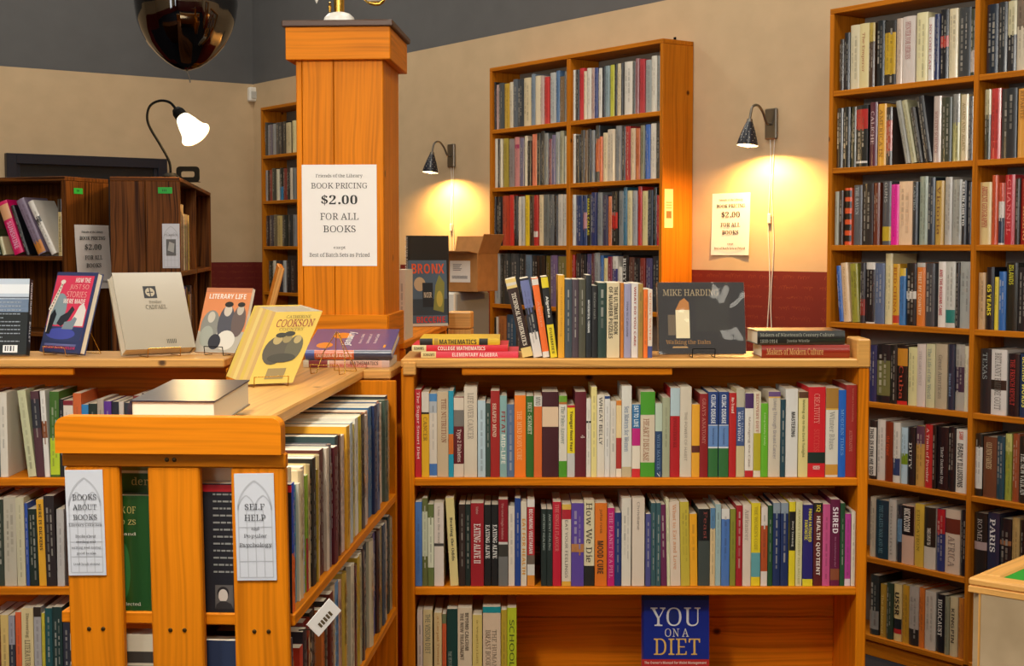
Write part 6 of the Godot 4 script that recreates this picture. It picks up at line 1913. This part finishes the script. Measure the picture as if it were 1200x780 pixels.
func price_sheet(T: Transform3D, w: float, h: float, label: String, curl: float, tone: Material) -> void:
	var n := thing("price_sheet", T, label, "sign", "price sheets")
	var st := begin()
	var cols := 12
	var rows := 14
	var pt := func(i: int, j: int) -> Vector3:
		var u := float(i) / cols - 0.5
		var v := float(j) / rows - 0.5
		var z := 0.001 + curl * (0.018 * (0.5 - v) * (1.0 - cos((u + 0.1) * 5.0)) * 0.5 + 0.006 * (0.5 - v) * (0.5 - v) + 0.004 * sin(u * 7.0 + v * 4.0) * (0.5 - v) + 0.004 * (0.5 - v))
		return Vector3(u * w, v * h, z)
	for i in cols:
		for j in rows:
			var a: Vector3 = pt.call(i, j)
			var b: Vector3 = pt.call(i + 1, j)
			var c: Vector3 = pt.call(i + 1, j + 1)
			var d: Vector3 = pt.call(i, j + 1)
			var nn := (b - a).cross(d - a).normalized()
			quad(st, a, b, c, d, nn)
			quad(st, a - nn * 0.0003, b - nn * 0.0003, c - nn * 0.0003, d - nn * 0.0003, -nn)
	part(n, "paper", st.commit(), tone)
	var k := h / 683.0
	for l in [["Friends of the Library", 122, 320, 30, "serif"], ["BOOK PRICING", 185, 385, 38, "serif"], ["$2.00", 282, 248, 72, "serif-bold"], ["FOR ALL", 393, 262, 45, "serif"], ["BOOKS", 477, 222, 45, "serif"], ["exept", 606, 80, 24, "serif"], ["Best of Batch Sets as Priced", 652, 415, 28, "serif"]]:
		var v: float = (386.0 - l[1]) * k
		var zz := 0.0018
		if curl > 0.0:
			var vv := v / h
			zz = 0.0
			for i in cols + 1:
				if absf(float(i) / cols - 0.5) < l[2] / 514.0 * 0.5 + 0.02:
					zz = maxf(zz, pt.call(i, int(round((vv + 0.5) * rows))).z)
			zz += 0.0015
		lettering(n, "sheet_lettering", l[0], "serif-bold" if curl > 0.0 else l[4], "24221f", l[2] * k * (w / h) / (514.0 / 683.0), l[3] * k, Transform3D(Basis(), Vector3(0, v, zz)))

func topic_card(T: Transform3D, w: float, h: float, label: String, lines: Array, picture := false) -> void:
	var n := thing("topic_card", T, label, "sign", "topic cards with a pale arch")
	board(n, "card", Vector3(-w / 2, -h / 2, 0), Vector3(w / 2, h / 2, 0.0012), M.label_paper, 1, 0.0003)
	# pale pointed-arch tracery
	var st := begin()
	var col := lin("b4b6bd")
	var a := w * 0.42
	var spring := h * 0.16
	for s in [-1.0, 1.0]:
		var prev := Vector2.INF
		for i in 13:
			var ph := PI / 3.0 * i / 12.0
			var q := Vector2(-a * s + 2.0 * a * s * cos(ph), spring + 2.0 * a * sin(ph))
			if prev != Vector2.INF:
				stroke(st, prev, q, 0.003, col)
			prev = q
		for side in [-1.0, 1.0]:
			prev = Vector2.INF
			for i in 9:
				var ph := PI / 3.0 * i / 8.0
				var c := a * 0.5
				var q := Vector2(c * side - c * s + 2.0 * c * s * cos(ph), spring + 2.0 * c * sin(ph))
				if prev != Vector2.INF:
					stroke(st, prev, q, 0.0022, col)
				prev = q
		stroke(st, Vector2(a * s, -h * 0.47), Vector2(a * s, spring), 0.0018, col)
	for x in [-a * 0.5, 0.0, a * 0.5]:
		stroke(st, Vector2(x, -h * 0.47), Vector2(x, spring), 0.0014, col)
	for y in [-0.47, -0.32, -0.18, 0.0]:
		stroke(st, Vector2(-a, h * y), Vector2(a, h * y), 0.0014, col)
	part(n, "arch_print", st.commit(), M.print)
	if picture:
		var pc := begin()
		quad(pc, Vector3(-w * 0.28, -h * 0.22, 0.0022), Vector3(-w * 0.28, h * 0.15, 0.0022), Vector3(w * 0.28, h * 0.15, 0.0022), Vector3(w * 0.28, -h * 0.22, 0.0022), Vector3(0, 0, 1), lin("5c5c5c"))
		quad(pc, Vector3(-w * 0.2, -h * 0.1, 0.0024), Vector3(-w * 0.1, h * 0.1, 0.0024), Vector3(w * 0.2, h * 0.05, 0.0024), Vector3(w * 0.15, -h * 0.15, 0.0024), Vector3(0, 0, 1), lin("a8a8a4"))
		part(n, "picture_print", pc.commit(), M.print)
	for l in lines:
		lettering(n, "card_lettering", l[0], l[4], "2c2c30", l[2], l[3], Transform3D(Basis(), Vector3(0, l[1], 0.0026)))

func stroke(st: SurfaceTool, a: Vector2, b: Vector2, w: float, col: Color) -> void:
	var d := (b - a).normalized()
	var n := Vector2(-d.y, d.x) * w * 0.5
	quad(st, Vector3(a.x + n.x, a.y + n.y, 0.0016), Vector3(b.x + n.x, b.y + n.y, 0.0016), Vector3(b.x - n.x, b.y - n.y, 0.0016), Vector3(a.x - n.x, a.y - n.y, 0.0016), Vector3(0, 0, 1), col)

func build_signs() -> void:
	var F := frame(RACK_TURN, -0.484, 4.1)
	var a := on_frame(353.5, 193, F, 0.0)
	var b := on_frame(442, 311.5, F, 0.0)
	price_sheet(F * Transform3D(Basis(), (a + b) * 0.5), absf(b.x - a.x), absf(a.y - b.y), "white price sheet reading two dollars pinned to the pine pillar", 0.0, M.paper)
	var W := frame(WALL_TURN, 1.2734, 6.112)
	a = on_frame(835, 227, W, 0.0)
	b = on_frame(879, 299, W, 0.0)
	price_sheet(W * Transform3D(Basis(), (a + b) * 0.5), absf(b.x - a.x), absf(a.y - b.y), "white price sheet taped to the tan wall under a wall lamp", 0.25, M.paper)
	var S := dark_frame() * Transform3D(Basis(Vector3.UP, PI / 2), Vector3.ZERO)
	a = on_frame(86, 263, S, 0.0)
	b = on_frame(129, 263, S, 0.0)
	price_sheet(S * Transform3D(Basis(), Vector3((a.x + b.x) * 0.5 - 0.004, a.y - 0.135, 0.0)), absf(b.x - a.x) * 0.93, 0.27, "curling grey-white price sheet on the dark stained bookcase end", 0.6, M.paper)
	var E := dark_end_frame()
	a = on_frame(190, 262, E, 0.0)
	b = on_frame(211, 314, E, 0.0)
	topic_card(E * Transform3D(Basis(), Vector3((a.x + b.x) * 0.5, (a.y + b.y) * 0.5, 0.0008)), absf(b.x - a.x), absf(a.y - b.y), "narrow topic card with a grey picture on the knotty dark panel", [["CLASSICS", 0.045, 0.05, 0.007, "serif"]], true)
	var P := rack_frame()
	var lean := Basis(Vector3(0, 0, 1), 0.022)
	a = on_frame(77, 550, P, 0.002)
	b = on_frame(124, 674, P, 0.002)
	var w := 0.0665
	var h := absf(a.y - b.y)
	topic_card(P * Transform3D(lean, Vector3((a.x + b.x) * 0.5, (a.y + b.y) * 0.5, 0.0026)), w, h, "topic card for books about books on the outermost rack slat", [["BOOKS", h * 0.245, 0.042, 0.0095, "serif"], ["ABOUT", h * 0.15, 0.042, 0.0095, "serif"], ["BOOKS", h * 0.055, 0.042, 0.0095, "serif"], ["Literary Criticism", -h * 0.02, 0.058, 0.0065, "serif"], ["Books about", -h * 0.125, 0.036, 0.0055, "serif"], ["reading and", -h * 0.18, 0.034, 0.0055, "serif"], ["writing and loving", -h * 0.235, 0.052, 0.0055, "serif"], ["good books", -h * 0.29, 0.034, 0.0055, "serif"], ["(and book stores)", -h * 0.39, 0.046, 0.005, "serif"]])
	a = on_frame(275, 554, P, 0.002)
	b = on_frame(324, 680, P, 0.002)
	h = absf(a.y - b.y)
	topic_card(P * Transform3D(lean, Vector3((a.x + b.x) * 0.5, (a.y + b.y) * 0.5, 0.0026)), 0.069, h, "topic card for self help and popular psychology on a rack slat", [["SELF", h * 0.19, 0.034, 0.0105, "serif"], ["HELP", h * 0.09, 0.036, 0.0105, "serif"], ["and", -h * 0.01, 0.014, 0.0055, "serif"], ["Popular", -h * 0.085, 0.040, 0.0085, "serif"], ["Psychology", -h * 0.17, 0.056, 0.0095, "serif"]])
